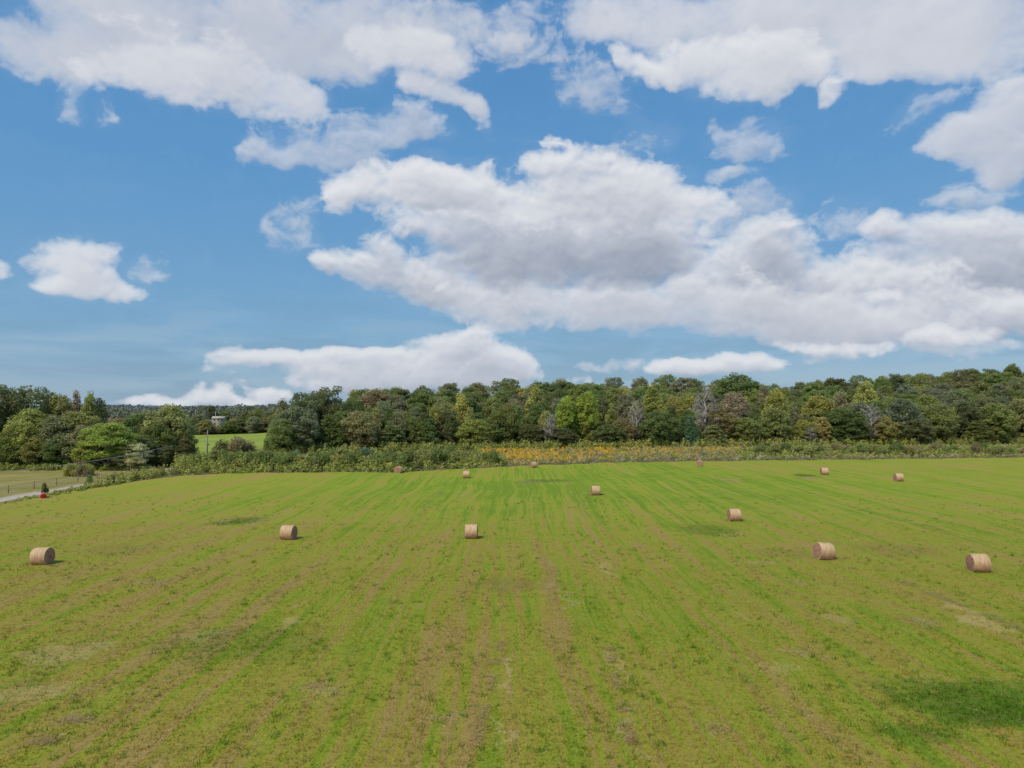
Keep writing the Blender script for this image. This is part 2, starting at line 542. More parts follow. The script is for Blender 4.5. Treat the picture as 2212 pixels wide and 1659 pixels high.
class MB:
    """collects tubes, boxes, quads into one mesh"""

    def __init__(self):
        self.v, self.f, self.s, self.n, self.a = [], [], [], 0, []

    def add(self, v, faces, a=0.5):
        for f in faces:
            self.f.extend([self.n + i for i in f])
            self.s.append(len(f))
            self.a.append(a)
        self.v.extend([tuple(p) for p in v])
        self.n += len(v)

    def tube(self, pts, rad, seg=6, cap=True, a=0.5):
        pts = [Vector(p) for p in pts]
        vs, fs = [], []
        for k, p in enumerate(pts):
            d = (pts[min(k + 1, len(pts) - 1)] - pts[max(k - 1, 0)])
            d = d.normalized() if d.length > 1e-9 else Vector((0, 0, 1))
            u = d.cross(Vector((0.31, 0.95, 0.07))).normalized()
            w = d.cross(u)
            for j in range(seg):
                th = 2 * math.pi * j / seg
                vs.append(p + (u * math.cos(th) + w * math.sin(th)) * rad[k])
        for k in range(len(pts) - 1):
            for j in range(seg):
                fs.append((k * seg + j, k * seg + (j + 1) % seg, (k + 1) * seg + (j + 1) % seg, (k + 1) * seg + j))
        if cap:
            fs.append(tuple(range(seg - 1, -1, -1)))
            fs.append(tuple((len(pts) - 1) * seg + j for j in range(seg)))
        self.add(vs, fs, a)

    def box(self, c, s, rz=0.0, a=0.5):
        cx, cy, cz = c
        sx, sy, sz = s[0] / 2, s[1] / 2, s[2] / 2
        ca, sa = math.cos(rz), math.sin(rz)
        vs = []
        for z in (-sz, sz):
            for (x, y) in ((-sx, -sy), (sx, -sy), (sx, sy), (-sx, sy)):
                vs.append((cx + x * ca - y * sa, cy + x * sa + y * ca, cz + z))
        self.add(vs, [(3, 2, 1, 0), (4, 5, 6, 7), (0, 1, 5, 4), (1, 2, 6, 5), (2, 3, 7, 6), (3, 0, 4, 7)], a)

    def mesh(self, name, mat, smooth_=False):
        return mesh_np(name, self.v, self.f, self.s, mat, {'tint': self.a}, smooth_)


# ------------------------------------------------------------------ ground colours
def field_group():
    gt = bpy.data.node_groups.new('hay_stubble_colour', 'ShaderNodeTree')
    gt.interface.new_socket('Color', in_out='OUTPUT', socket_type='NodeSocketColor')
    gt.interface.new_socket('Height', in_out='OUTPUT', socket_type='NodeSocketFloat')
    g = NT(gt)
    go = g.n('NodeGroupOutput')
    geo = g.n('ShaderNodeNewGeometry')
    P = geo.outputs['Position']
    s = g.sep(P)
    wob = g.noise(P, 0.018, 3, 0.5)
    wob2 = g.noise(P, 0.12, 3, 0.5)
    sx = g.math('ADD', s[0], g.math('ADD', g.math('MULTIPLY', g.math('SUBTRACT', wob, 0.5), 6.0), g.math('MULTIPLY', g.math('SUBTRACT', wob2, 0.5), 0.7)))
    a1 = g.noise(g.comb(g.math('MULTIPLY', sx, 0.42), g.math('MULTIPLY', s[1], 0.012)), 1.0, 4, 0.6)
    a2 = g.noise(g.comb(g.math('MULTIPLY', sx, 1.35), g.math('MULTIPLY', s[1], 0.028), 4.0), 1.0, 4, 0.6)
    a3 = g.noise(g.comb(g.math('MULTIPLY', sx, 0.75), g.math('MULTIPLY', s[1], 0.03), 9.0), 1.0, 3, 0.55)
    p1 = g.noise(P, 0.045, 5, 0.6)
    p2 = g.noise(P, 0.32, 4, 0.6)
    p3 = g.noise(P, 2.2, 4, 0.65)
    g1 = g.noise(P, 9.0, 4, 0.7)
    # how dry (0 lush .. 1 dry)
    near = g.step(s[1], 135.0, 40.0)
    leftdry = g.step(s[0], -15.0, -75.0)
    rightmid = g.blob(P, 20, 128, 75, 60)
    dry = g.math('ADD', g.math('MULTIPLY', g.math('SUBTRACT', a1, 0.5), 1.15), 0.44)
    dry = g.math('ADD', dry, g.math('MULTIPLY', g.math('SUBTRACT', a2, 0.5), 1.75))
    a4 = g.noise(g.comb(g.math('MULTIPLY', sx, 3.1), g.math('MULTIPLY', s[1], 0.08), 7.0), 1.0, 3, 0.6)
    dry = g.math('ADD', dry, g.math('MULTIPLY', g.math('SUBTRACT', a4, 0.5), 1.25))
    # narrow turned rows left by the rake
    ln = g.noise(g.comb(g.math('MULTIPLY', sx, 0.55), g.math('MULTIPLY', s[1], 0.006), 21.0), 1.0, 1, 0.5)
    lm_ = g.math('SUBTRACT', 1.0, g.math('MULTIPLY', g.math('ABSOLUTE', g.math('SUBTRACT', ln, 0.5)), 30.0), clamp=True)
    lm_ = g.math('MULTIPLY', lm_, g.step(g.noise(g.comb(g.math('MULTIPLY', s[0], 0.2), g.math('MULTIPLY', s[1], 0.035), 2.0), 1.0, 3, 0.6), 0.34, 0.56))
    dry = g.math('ADD', dry, g.math('MULTIPLY', lm_, 0.6))
    dry = g.math('ADD', dry, g.math('MULTIPLY', g.math('SUBTRACT', p1, 0.5), 1.0))
    dry = g.math('ADD', dry, g.math('MULTIPLY', g.math('SUBTRACT', p2, 0.5), 0.7))
    dry = g.math('ADD', dry, g.math('MULTIPLY', g.math('SUBTRACT', p3, 0.5), 0.42))
    dry = g.math('ADD', dry, g.math('MULTIPLY', near, 0.13))
    dry = g.math('ADD', dry, g.math('MULTIPLY', leftdry, 0.14))
    dry = g.math('SUBTRACT', dry, g.math('MULTIPLY', rightmid, 0.42))
    # cross-wise headland tracks left by the mower
    for (yy, wd, am) in ((70.5, 1.6, .18), (66.0, 1.0, .12), (78.0, 1.3, .10), (52.0, 0.7, .12)):
        yo = g.math('ADD', s[1], g.math('MULTIPLY', g.math('SUBTRACT', wob, 0.5), 5.0))
        band = g.math('SUBTRACT', 1.0, g.math('DIVIDE', g.math('ABSOLUTE', g.math('SUBTRACT', yo, yy)), wd), clamp=True)
        band = g.math('MULTIPLY', band, g.step(g.math('ABSOLUTE', g.math('SUBTRACT', s[0], 8.0)), 32.0, 18.0))
        dry = g.math('ADD', dry, g.math('MULTIPLY', band, am))
    col = g.ramp(dry, [(0.0, (.195, .300, .024)), (0.22, (.250, .345, .027)), (0.42, (.310, .365, .035)), (0.58, (.360, .358, .046)), (0.78, (.375, .322, .058)), (1.0, (.41, .315, .088))])
    col = g.mix(near, col, g.mix(1.0, col, (.88, .84, .86), 'MULTIPLY'))
    # tufts darker / lighter
    col = g.mix(g.math('MULTIPLY', g.step(p3, 0.54, 0.75), 0.35), col, (.08, .17, .014))
    # straw left in rows
    st = g.math('MULTIPLY', g.step(a3, 0.60, 0.70), g.step(p2, 0.50, 0.66))
    st = g.math('MAXIMUM', st, g.math('MULTIPLY', g.step(a2, 0.66, 0.76), g.step(p2, 0.52, 0.7)))
    st = g.math('MULTIPLY', st, g.step(g1, 0.36, 0.60))
    col = g.mix(g.math('MULTIPLY', st, 0.60), col, (.46, .34, .15))
    # particular marks in the photo
    warp = g.vmath('ADD', P, g.vmath('MULTIPLY', g.vmath('SUBTRACT', g.noise(P, 0.5, 4, 0.6, out='Color'), (.5, .5, .5)), (5.0, 5.0, 0)))
    flat = g.vmath('MULTIPLY', warp, (1, 1, 0))

    mk = g.math('ADD', g.math('MULTIPLY', p3, 0.5), g.math('MULTIPLY', g.noise(g.vmath('MULTIPLY', P, (1.6, .7, 1)), 0.9, 5, 0.7), 0.5))

    def mark(X, Y, rx, ry, c, k, rot=0.0):
        nonlocal col
        x, y = ground_pt(X, Y)
        b = g.blob(flat, x, y, rx, ry, rot)
        bb = g.math('MULTIPLY', g.math('ADD', b, g.math('MULTIPLY', g.math('SUBTRACT', mk, 0.5), 1.5)), g.step(b, 0.0, 0.25))
        col = g.mix(g.math('MULTIPLY', g.step(bb, 0.05, 0.55), k), col, c)
    lush, straw, brown, grey = (.060, .165, .012), (.52, .40, .17), (.26, .205, .055), (.14, .17, .06)
    mark(2130, 1530, 6.4, 3.8, lush, .62)
    mark(2190, 1560, 4.5, 1.8, lush, .5)
    mark(1960, 1600, 2.4, 1.2, lush, .45)
    mark(525, 1400, 7.0, 4.5, lush, .30)
    mark(530, 1125, 3.4, 3.8, grey, .6)
    mark(500, 1131, 2.2, 2.2, lush, .5)
    mark(1185, 1040, 5.4, 4.0, (.12, .18, .04), .55)
    mark(1140, 1043, 3.5, 5.0, (.25, .24, .07), .6)
    mark(1582, 1041, 2.3, 3.2, straw, .9)
    mark(1750, 1037, 1.9, 2.6, straw, .75)
    mark(1738, 1031, 3.2, 4.5, lush, .75)
    mark(1100, 1270, 3.6, 3.6, brown, .55)
    mark(1530, 1147, 4.2, 5.0, (.13, .19, .02), .6)
    mark(1575, 1160, 1.5, 1.5, straw, .5)
    mark(265, 1190, 5.0, 4.0, brown, .45)
    mark(1700, 1200, 4.0, 3.0, brown, .4)
    mark(1940, 1190, 6.0, 5.0, brown, .38)
    for (X, Y, rx, ry, k) in ((165, 1568, .75, .55, .8), (100, 1615, .5, .4, .8), (330, 1263, 1.3, .9, .7), (130, 1420, 2.6, 2.2, .6), (60, 1510, 3.2, 1.6, .6),
                              (1075, 1595, .30, 2.6, .75), (1092, 1460, .32, 5.0, .7), (1340, 1450, .34, 4.0, .6), (1378, 1600, .40, 3.0, .65), (1985, 1350, 1.2, .9, .75),
                              (2130, 1355, 1.5, 2.0, .7), (2080, 1325, 1.3, 3.2, .6), (440, 1385, 2.2, 1.8, .45), (700, 1505, 1.3, 1.1, .5), (680, 1495, .5, .4, .6),
                              (1190, 1275, .8, 1.2, .5), (1650, 1222, 1.3, 1.3, .5), (1730, 1265, 1.0, 1.4, .5), (1800, 1350, 1.2, 1.5, .45), (1720, 1425, .8, .7, .5), (1550, 1595, .6, .5, .5),
                              (1680, 1460, 1.0, 1.6, .4), (960, 1570, .7, .5, .4), (620, 1355, .7, 1.5, .5), (1310, 1235, .6, 4.5, .5), (1220, 1300, .5, 3.5, .4)):
        mark(X, Y, rx, ry, straw, k * 0.7)
    # grain
    col = g.mix(1.0, col, g.ramp(g1, [(0.25, (.62, .62, .62)), (0.5, (1.0, 1.0, 1.0)), (0.78, (1.38, 1.36, 1.3))]), 'MULTIPLY')
    h = g.math('ADD', g.math('MULTIPLY', p3, 0.6), g.math('ADD', g.math('MULTIPLY', g1, 0.25), g.math('MULTIPLY', a2, 0.8)))
    g.put(go.inputs[0], col)
    g.put(go.inputs[1], h)
    return gt


FG = field_group()


def mat_field():
    m = new_mat('mown_hay_grass')
    t = NT(m.node_tree)
    gn = t.n('ShaderNodeGroup')
    gn.node_tree = FG
    return surf(m, t, gn.outputs[0], 0.95, gn.outputs[1], 0.16, 0.75, spec=0.08)


def mat_blades():
    m = new_mat('grass_blades')
    t = NT(m.node_tree)
    gn = t.n('ShaderNodeGroup')
    gn.node_tree = FG
    at = t.n('ShaderNodeAttribute', attribute_name='tint')
    c = t.mix(1.0, gn.outputs[0], t.ramp(at.outputs['Fac'], [(0, (.75, .85, .6)), (0.5, (1.1, 1.18, 1.0)), (0.85, (1.45, 1.4, 1.2)), (1.0, (2.0, 1.7, 1.7))]), 'MULTIPLY')
    return surf(m, t, c, 0.8, transl=0.25, spec=0.1)


def mat_noise(name, stops, scale, detail=5, stretch=(1, 1, 1), grain=8.0, rough=0.95, bump=0.1):
    m = new_mat(name)
    t = NT(m.node_tree)
    geo = t.n('ShaderNodeNewGeometry')
    P = t.vmath('MULTIPLY', geo.outputs['Position'], stretch)
    a = t.noise(P, scale, detail, 0.6)
    b = t.noise(P, grain, 4, 0.6)
    c = t.noise(P, scale * 5, 4, 0.6)
    v = t.math('ADD', t.math('MULTIPLY', a, 0.5), t.math('ADD', t.math('MULTIPLY', b, 0.22), t.math('MULTIPLY', c, 0.28)))
    v = t.step(v, 0.34, 0.66, False)
    return surf(m, t, t.ramp(v, stops), rough, b, bump, 0.5, spec=0.1)


M_FIELD = mat_field()
M_GROUND = mat_noise('rough_pasture', [(0, (.06, .09, .02)), (.5, (.12, .14, .035)), (1, (.22, .19, .07))], 0.12)
M_MEADOW = mat_noise('dry_meadow', [(0, (.16, .19, .04)), (.45, (.30, .275, .075)), (.75, (.40, .31, .12)), (1, (.47, .34, .16))], 0.10, stretch=(.6, 1, 1), grain=2.5)
M_FARFIELD = mat_noise('far_green_field', [(0, (.22, .30, .035)), (.5, (.30, .37, .055)), (1, (.40, .42, .10))], 0.05, stretch=(.3, 1, 1), grain=1.2)
M_GRAVEL = mat_noise('pale_gravel', [(0, (.42, .34, .24)), (.5, (.56, .47, .35)), (1, (.68, .59, .46))], 0.6, grain=14)
M_SCRUBSOIL = mat_noise('weedy_soil', [(0, (.05, .06, .02)), (.5, (.13, .12, .045)), (1, (.26, .21, .10))], 0.35, grain=5)
M_HILL = mat_noise('hazy_wooded_hill', [(0, (.05, .085, .08)), (1, (.10, .14, .12))], 0.01, grain=.05)  # blue-green base colour carries the distance haze


def spaced(a, b, n, bias):
    return a + (b - a) * np.linspace(0, 1, n) ** bias


gx = np.concatenate([-spaced(260, 9000, 26, 2.2)[::-1], np.linspace(-250, 250, 101), spaced(260, 9000, 26, 2.2)])
gy = np.concatenate([-spaced(60, 3000, 12, 2.0)[::-1], np.linspace(-50, 640, 139), spaced(660, 9000, 60, 2.0)])
g0 = gy[0]
gt_ = (gy - gy[0]) / (gy[-1] - gy[0])
ground = link('ground', grid_mesh('ground', gx, lambda x: (np.full_like(x, gy[0]), np.full_like(x, gy[-1])), gt_, lambda x, y: G(x, y), M_GROUND))
tag(ground, kind='structure')

hx = np.linspace(-72.5, 262, 400)
ht = np.concatenate([np.linspace(0, 0.2, 20)[:-1], np.linspace(0.2, 1, 330)])
hay = link('hayfield', grid_mesh('hayfield', hx, lambda x: (np.full_like(x, -80.0), edge(x)), ht, HF, M_FIELD))
tag(hay, kind='structure')
meadow = link('meadow', grid_mesh('meadow', np.linspace(-260, -80.6, 30), lambda x: (np.full_like(x, -60.0), np.full_like(x, 166.0)), np.linspace(0, 1, 40), lambda x, y: 0.02 + 0 * x, M_MEADOW))
tag(meadow, kind='structure')
verge = link('grass_verge', grid_mesh('grass_verge', np.linspace(-80.6, -72.0, 4), lambda x: (np.full_like(x, -60.0), np.full_like(x, 190.0)), np.linspace(0, 1, 30), lambda x, y: 0.012 + 0 * x, M_MEADOW))
tag(verge, kind='structure')


def lane_c(y):
    return -76.2 + 0.5 * np.sin(y * 0.035) - 1.2 * smooth((y - 150) / 40) * 3


lane_y = np.linspace(-60, 200, 90)
lv = []
for yv in lane_y:
    c = float(lane_c(yv))
    wv = 1.75 + 0.12 * math.sin(yv * 1.3)
    lv += [(c - wv, yv, 0.03), (c - wv * 0.45, yv, 0.045), (c + wv * 0.45, yv, 0.045), (c + wv, yv, 0.03)]
lf = []
for i in range(len(lane_y) - 1):
    for j in range(3):
        a = i * 4 + j
        lf += [a, a + 1, a + 5, a + 4]
lane = link('gravel_lane', mesh_np('gravel_lane', lv, lf, np.full(len(lf) // 4, 4), M_GRAVEL, smooth_=True))
tag(lane, kind='structure')
ff = link('distant_field', grid_mesh('distant_field', np.linspace(-260, -48, 20), lambda x: (np.full_like(x, 196.0), 352 + 0.05 * (x + 150)), np.linspace(0, 1, 40), lambda x, y: np.maximum(G(x, y), 0) + 0.03 + 0.9 * smooth((y - 230) / 120), M_FARFIELD))
tag(ff, kind='structure')
# weedy strip between hayfield and wood
strip = link('fallow_strip', grid_mesh('fallow_strip', np.linspace(-78, 270, 140), lambda x: (edge(x) - 1.2, forest_front(x) + 4), np.linspace(0, 1, 30), lambda x, y: np.maximum(0.02, G(x, y)) + 0.02, M_SCRUBSOIL))
tag(strip, kind='structure')


# ------------------------------------------------------------------ foliage
def mat_leaf(name, lo, hi, transl=0.22, use_obj=True, stops=None):
    m = new_mat(name)
    t = NT(m.node_tree)
    at = t.n('ShaderNodeAttribute', attribute_name='tint')
    oi = t.n('ShaderNodeObjectInfo')
    geo = t.n('ShaderNodeNewGeometry')
    nz = t.noise(geo.outputs['Position'], 0.35, 3, 0.6)
    if use_obj:
        c = oi.outputs['Color']
    else:
        c = t.ramp(at.outputs['Fac'], stops)
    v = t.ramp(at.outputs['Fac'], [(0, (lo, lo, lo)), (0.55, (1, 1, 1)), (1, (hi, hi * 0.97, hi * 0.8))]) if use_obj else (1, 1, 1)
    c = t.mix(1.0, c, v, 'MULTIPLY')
    hs = t.n('ShaderNodeHueSaturation')
    t.put(hs.inputs['Color'], c)
    t.put(hs.inputs['Hue'], t.math('ADD', 0.5, t.math('MULTIPLY', t.math('SUBTRACT', nz, 0.5), 0.07)))
    t.put(hs.inputs['Value'], t.math('ADD', 0.72, t.math('MULTIPLY', nz, 0.56)))
    return surf(m, t, hs.outputs[0], 0.7, transl=transl, spec=0.15)


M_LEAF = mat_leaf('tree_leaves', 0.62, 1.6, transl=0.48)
M_WEED = mat_leaf('brush_leaves', 1, 1, use_obj=False, stops=[(0, (.13, .16, .045)), (.35, (.26, .32, .07)), (.65, (.39, .42, .095)), (.85, (.48, .46, .13)), (1, (.52, .45, .20))])
M_GOLD = mat_leaf('goldenrod_bloom', 1, 1, use_obj=False, stops=[(0, (.28, .26, .09)), (.3, (.50, .43, .12)), (.6, (.74, .55, .10)), (1, (.92, .55, .05))])
M_SEED = mat_leaf('pale_seed_heads', 1, 1, use_obj=False, stops=[(0, (.20, .18, .08)), (.5, (.44, .38, .20)), (1, (.66, .58, .38))])
M_BARK = mat_noise('bark', [(0, (.05, .04, .03)), (1, (.15, .125, .10))], 1.5, stretch=(1, 1, .3), grain=9)
M_PALEBARK = mat_noise('pale_bark', [(0, (.22, .20, .17)), (1, (.46, .43, .38))], 1.5, stretch=(1, 1, .3), grain=9)
M_DEAD = mat_noise('dead_wood', [(0, (.36, .33, .31)), (1, (.58, .54, .51))], 1.5, grain=9)


def quads(c, n, size, g, aspect=1.6):
    """leaf-spray faces: centres c, normals n, half-size"""
    N = len(c)
    n = n / np.maximum(np.linalg.norm(n, axis=1, keepdims=True), 1e-9)
    r = g.normal(size=(N, 3))
    u = np.cross(n, r)
    u /= np.maximum(np.linalg.norm(u, axis=1, keepdims=True), 1e-9)
    w = np.cross(n, u)
    s = np.asarray(size).reshape(-1, 1) * np.ones((N, 1))
    a = s * aspect ** 0.5
    b = s / aspect ** 0.5
    j = lambda: 1 + g.uniform(-0.35, 0.35, (N, 1))
    v = np.stack([c + u * a * j(), c + w * b * j(), c - u * a * j(), c - w * b * j()], 1)
    return v.reshape(-1, 3)


def lobe_leaves(lobes, per_m2, leaf, g, core=True, low=0.55):
    V, T = [], []
    for (cx, cy, cz, r, sq, tn) in lobes:
        area = 4 * math.pi * r * r * 0.75
        n = max(14, int(area * per_m2))
        d = g.normal(size=(n, 3))
        d[:, 2] = np.where(d[:, 2] < 0, d[:, 2] * low, d[:, 2])
        d /= np.linalg.norm(d, axis=1, keepdims=True)
        # bumpy lobe surface
        bump = 1 + 0.16 * np.sin(d[:, 0] * 7 + cx) * np.sin(d[:, 1] * 7 + cy) + 0.10 * np.sin(d[:, 2] * 11 + cz)
        rr = r * (g.uniform(0.72, 1.06, n) ** 0.7) * bump
        stray = g.random(n) < 0.07
        rr = np.where(stray, rr * g.uniform(1.05, 1.25, n), rr)
        c = np.array([cx, cy, cz]) + d * rr[:, None] * np.array([1, 1, sq])
        nn = d * 0.9 + g.normal(size=(n, 3)) * 0.65 + np.array([0, 0, 0.15])
        V.append(quads(c, nn, leaf * g.uniform(0.6, 1.35, n), g))
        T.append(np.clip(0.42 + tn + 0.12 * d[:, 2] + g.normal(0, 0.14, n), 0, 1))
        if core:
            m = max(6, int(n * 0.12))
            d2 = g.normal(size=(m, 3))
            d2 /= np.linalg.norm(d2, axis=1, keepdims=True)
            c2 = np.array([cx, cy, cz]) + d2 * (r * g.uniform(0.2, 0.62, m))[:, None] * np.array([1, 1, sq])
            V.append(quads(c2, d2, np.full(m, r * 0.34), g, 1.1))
            T.append(np.clip(g.uniform(0.05, 0.32, m), 0, 1))  # inner sprays tinted darker, painting in the shade inside the crown
    V = np.concatenate(V)
    T = np.concatenate(T)
    return V, T


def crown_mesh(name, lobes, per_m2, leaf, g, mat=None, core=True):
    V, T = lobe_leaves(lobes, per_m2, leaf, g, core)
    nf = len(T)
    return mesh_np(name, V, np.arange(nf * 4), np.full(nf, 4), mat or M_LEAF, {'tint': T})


def limb(mb, a, b, r0, r1, g, seg=5, bend=0.12, n=5):
    a, b = Vector(a), Vector(b)
    L = (b - a).length
    off = Vector(g.normal(size=3)) * bend * L
    pts, rad = [], []
    for k in range(n + 1):
        t = k / n
        pts.append(a.lerp(b, t) + off * (t * (1 - t)) * 2 + Vector((0, 0, 0.12 * L * t * (1 - t))))
        rad.append(r0 + (r1 - r0) * t)
    mb.tube(pts, rad, seg)
    return pts


def make_tree(kind, seed, H=20.0, W=10.0):
    """returns (trunk_mesh, crown_mesh) with the base at the origin"""
    g = np.random.default_rng(seed)
    lobes = []
    tr = MB()
    clear = {'round': .10, 'oval': .08, 'open': .34, 'cone': .03, 'column': .05, 'spread': .18, 'bush': .0}[kind]
    z0 = H * clear
    CH = H - z0
    nl = {'round': 92, 'oval': 84, 'open': 46, 'cone': 95, 'column': 56, 'spread': 70, 'bush': 22}[kind]
    tries = 0
    pts = []
    while len(pts) < nl and tries < 6000:
        tries += 1
        t = g.uniform(0.02, 0.97)
        if kind == 'round':
            env = math.sin(math.pi * min(1, (t * 0.92 + 0.10))) ** 0.55
        elif kind == 'oval':
            env = math.sin(math.pi * min(1, t * 0.93 + 0.07)) ** 0.75
        elif kind == 'open':
            env = math.sin(math.pi * min(1, t * 0.8 + 0.18)) ** 0.5
        elif kind == 'cone':
            env = (1 - t) ** 0.72 * 0.95 + 0.06
        elif kind == 'column':
            env = (math.sin(math.pi * min(1, t * 0.86 + 0.10)) ** 0.8) * (1 - 0.35 * t)
        elif kind == 'bush':
            env = math.sqrt(max(0.0, 1 - t * t)) 
        else:
            env = math.sin(math.pi * min(1, t * 0.75 + 0.22)) ** 0.6
        th = g.uniform(0, 2 * math.pi)
        ruf = 1 + 0.18 * math.sin(th * 3 + seed) + 0.10 * math.sin(th * 5 + seed * 2)
        shell = g.uniform(0.35, 0.86) ** 0.6
        lr = {'cone': .105, 'column': .16, 'open': .105, 'bush': .22}.get(kind, .112) * W * g.uniform(0.65, 1.45)
        rad = W / 2 * env * ruf * shell
        p = (math.cos(th) * rad, math.sin(th) * rad, z0 + CH * t * 0.94)
        if kind != 'bush' and any((p[0] - q[0]) ** 2 + (p[1] - q[1]) ** 2 + (p[2] - q[2]) ** 2 < (0.60 * (lr + q[3])) ** 2 for q in pts):
            continue
        pts.append((p[0], p[1], p[2], lr))
        sq = {'cone': 1.0, 'open': .85, 'spread': .75}.get(kind, 1.15) * g.uniform(.8, 1.2)
        lobes.append((p[0], p[1], p[2], lr, sq, g.uniform(-.16, .18)))
    r0 = {'cone': .010, 'bush': .006}.get(kind, .016) * H
    top = H * {'open': .78, 'cone': .93, 'column': .9, 'bush': .5}.get(kind, .72)
    bx, by = g.normal(0, 0.012 * H, 2)
    tp = [(bx * (k / 6) ** 1.5 * 2, by * (k / 6) ** 1.5 * 2, -0.3 + (top + .3) * k / 6) for k in range(7)]
    tr.tube(tp, [r0 * (1.25 if k == 0 else 1 - 0.82 * k / 6) for k in range(7)], 8)
    for (x, y, z, lr) in pts:
        if kind in ('cone', 'bush') and g.random() < 0.6:
            continue
        k = min(0.95, max(0.12, (z - lr * 1.5 - H * 0.05) / top * 0.8))
        i = k * 6
        i0 = int(i)
        a = Vector(tp[i0]).lerp(Vector(tp[min(6, i0 + 1)]), i - i0)
        limb(tr, a, (x, y, z), r0 * (0.42 * (1 - k) + 0.10), r0 * 0.05, g)
    if kind == 'open':
        crown = crown_mesh(kind + '_crown', lobes, 9.5, 0.19, g, core=False)
    elif kind == 'bush':
        crown = crown_mesh(kind + '_crown', lobes, 30, 0.11, g)
    else:
        crown = crown_mesh(kind + '_crown', lobes, 9.0, 0.20, g)
    return tr.mesh(kind + '_trunk', M_BARK, True), crown


def make_dead(seed, H=18.0, W=8.0, mat=None, dense=1.0):
    g = np.random.default_rng(seed)
    tr, br = MB(), MB()
    tp = [(g.normal(0, .05) * k, g.normal(0, .05) * k, -0.3 + (H * .8 + .3) * k / 7) for k in range(8)]
    tr.tube(tp, [0.30 * (1 - 0.75 * k / 7) for k in range(8)], 7)

    def grow(p, d, L, r, lev):
        q = p + d * L
        pts = limb(br, p, q, r, r * .45, g, 4 if lev < 2 else 3, 0.10, 3)
        if lev >= 3:
            return
        n = int((5 if lev < 2 else 6) * dense)
        for k in range(n):
            t = g.uniform(.25, 1.0)
            a = pts[0].lerp(pts[-1], t)
            nd = (d * 0.8 + Vector(g.normal(size=3)) * 0.55 + Vector((0, 0, .25))).normalized()
            grow(a, nd, L * g.uniform(.42, .62), r * .58, lev + 1)
    n = 17
    for k in range(n):
        t = .22 + .75 * k / n
        i = t * 7
        a = Vector(tp[int(i)]).lerp(Vector(tp[min(7, int(i) + 1)]), i - int(i))
        th = k * 2.4 + g.uniform(-.4, .4)
        up = .55 + .9 * t
        d = Vector((math.cos(th), math.sin(th), up)).normalized()
        L = W * .5 * (math.sin(math.pi * min(1, t * .8 + .12)) * .8 + .2)
        grow(a, d, L * .75, 0.16 * (1.15 - t) + .02, 1)
    return tr.mesh('dead_trunk', mat or M_DEAD, True), br.mesh('dead_branches', mat or M_DEAD)


VAR = {}
if True:
    for k, n in (('round', 4), ('oval', 4), ('open', 3), ('cone', 3), ('column', 3), ('spread', 2)):
        VAR[k] = [make_tree(k, 100 + 17 * i + hash_, 20, {'cone': 9, 'column': 6.5, 'oval': 9, 'open': 11, 'spread': 13}.get(k, 11))
                  for i in range(n) for hash_ in [sum(map(ord, k))]]
    VAR['dead'] = [make_dead(5, dense=1.2), make_dead(9, dense=1.2), make_dead(12, dense=1.45)]
    VAR['bush'] = [make_tree('bush', 300 + i, 3.0, 3.4) for i in range(5)]
BASE_W = {'cone': 9, 'column': 6.5, 'oval': 9, 'open': 11, 'spread': 13, 'round': 11, 'dead': 8, 'bush': 3.4}
BASE_H = {'dead': 18, 'bush': 3.0}

COLS = {  # name -> base colour of the foliage
    'dark green': (.245, .270, .105), 'deep green': (.265, .330, .105), 'mid green': (.335, .400, .125), 'olive green': (.430, .440, .150),
    'grey green': (.370, .390, .205), 'yellow green': (.54, .56, .16), 'lime green': (.48, .60, .125), 'yellow': (.66, .60, .16),
    'rusty brown': (.50, .41, .25), 'brownish olive': (.47, .42, .20), 'grey': (.39, .36, .35), 'teal green': (.25, .38, .20), 'golden green': (.57, .54, .18), 'pale yellow': (.78, .78, .38),
}
FORM = {'round': 'round-crowned tree', 'oval': 'tall oval tree', 'open': 'open-branched tree', 'cone': 'cone-shaped tree', 'column': 'narrow upright tree', 'spread': 'wide-spreading tree', 'dead': 'leafless tree'}
NAME = {'round': 'broadleaf_tree', 'oval': 'broadleaf_tree', 'open': 'oak_tree', 'cone': 'cedar_tree', 'column': 'poplar_tree', 'spread': 'broadleaf_tree', 'dead': 'dead_tree'}
CAT = {'cone': 'cedar tree', 'dead': 'dead tree'}
TREES = []   # (obj, colour name, kind, row text, X_D, area)


def put_tree(kind, cname, x, y, H, W, row, area, label=None, seed=None, zoff=0.0, bark=None):
    g = np.random.default_rng(int(abs(x * 131 + y * 977)) + 3)
    v = VAR[kind][int(g.integers(len(VAR[kind])))] if seed is None else VAR[kind][seed]
    sz = H / BASE_H.get(kind, 20.0)
    sx = W / BASE_W[kind]
    root = empty(NAME[kind], (x, y, float(G(x, y)) + zoff), g.uniform(0, 2 * math.pi), (sx, sx * g.uniform(.92, 1.08), sz))
    link('trunk', v[0], root)
    c = np.array(COLS[cname]) * g.uniform(.88, 1.14) * np.array([g.uniform(.9, 1.12), 1, g.uniform(.9, 1.15)])
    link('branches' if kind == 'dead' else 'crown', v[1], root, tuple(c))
    root['category'] = CAT.get(kind, 'tree')
    TREES.append([root, cname, kind, row, 1106 + F * x / y, area, label])
    return root


def tree_px(kind, cname, X, Ytop, y, W_px, row, area, label=None, seed=None):
    """tree whose top shows at X, Ytop when it stands at depth y"""
    x, _, zt = at_depth(X, Ytop, y)
    H = zt - float(G(x, y))
    return put_tree(kind, cname, x, y, H / .97, W_px / F * y, row, area, label, seed)


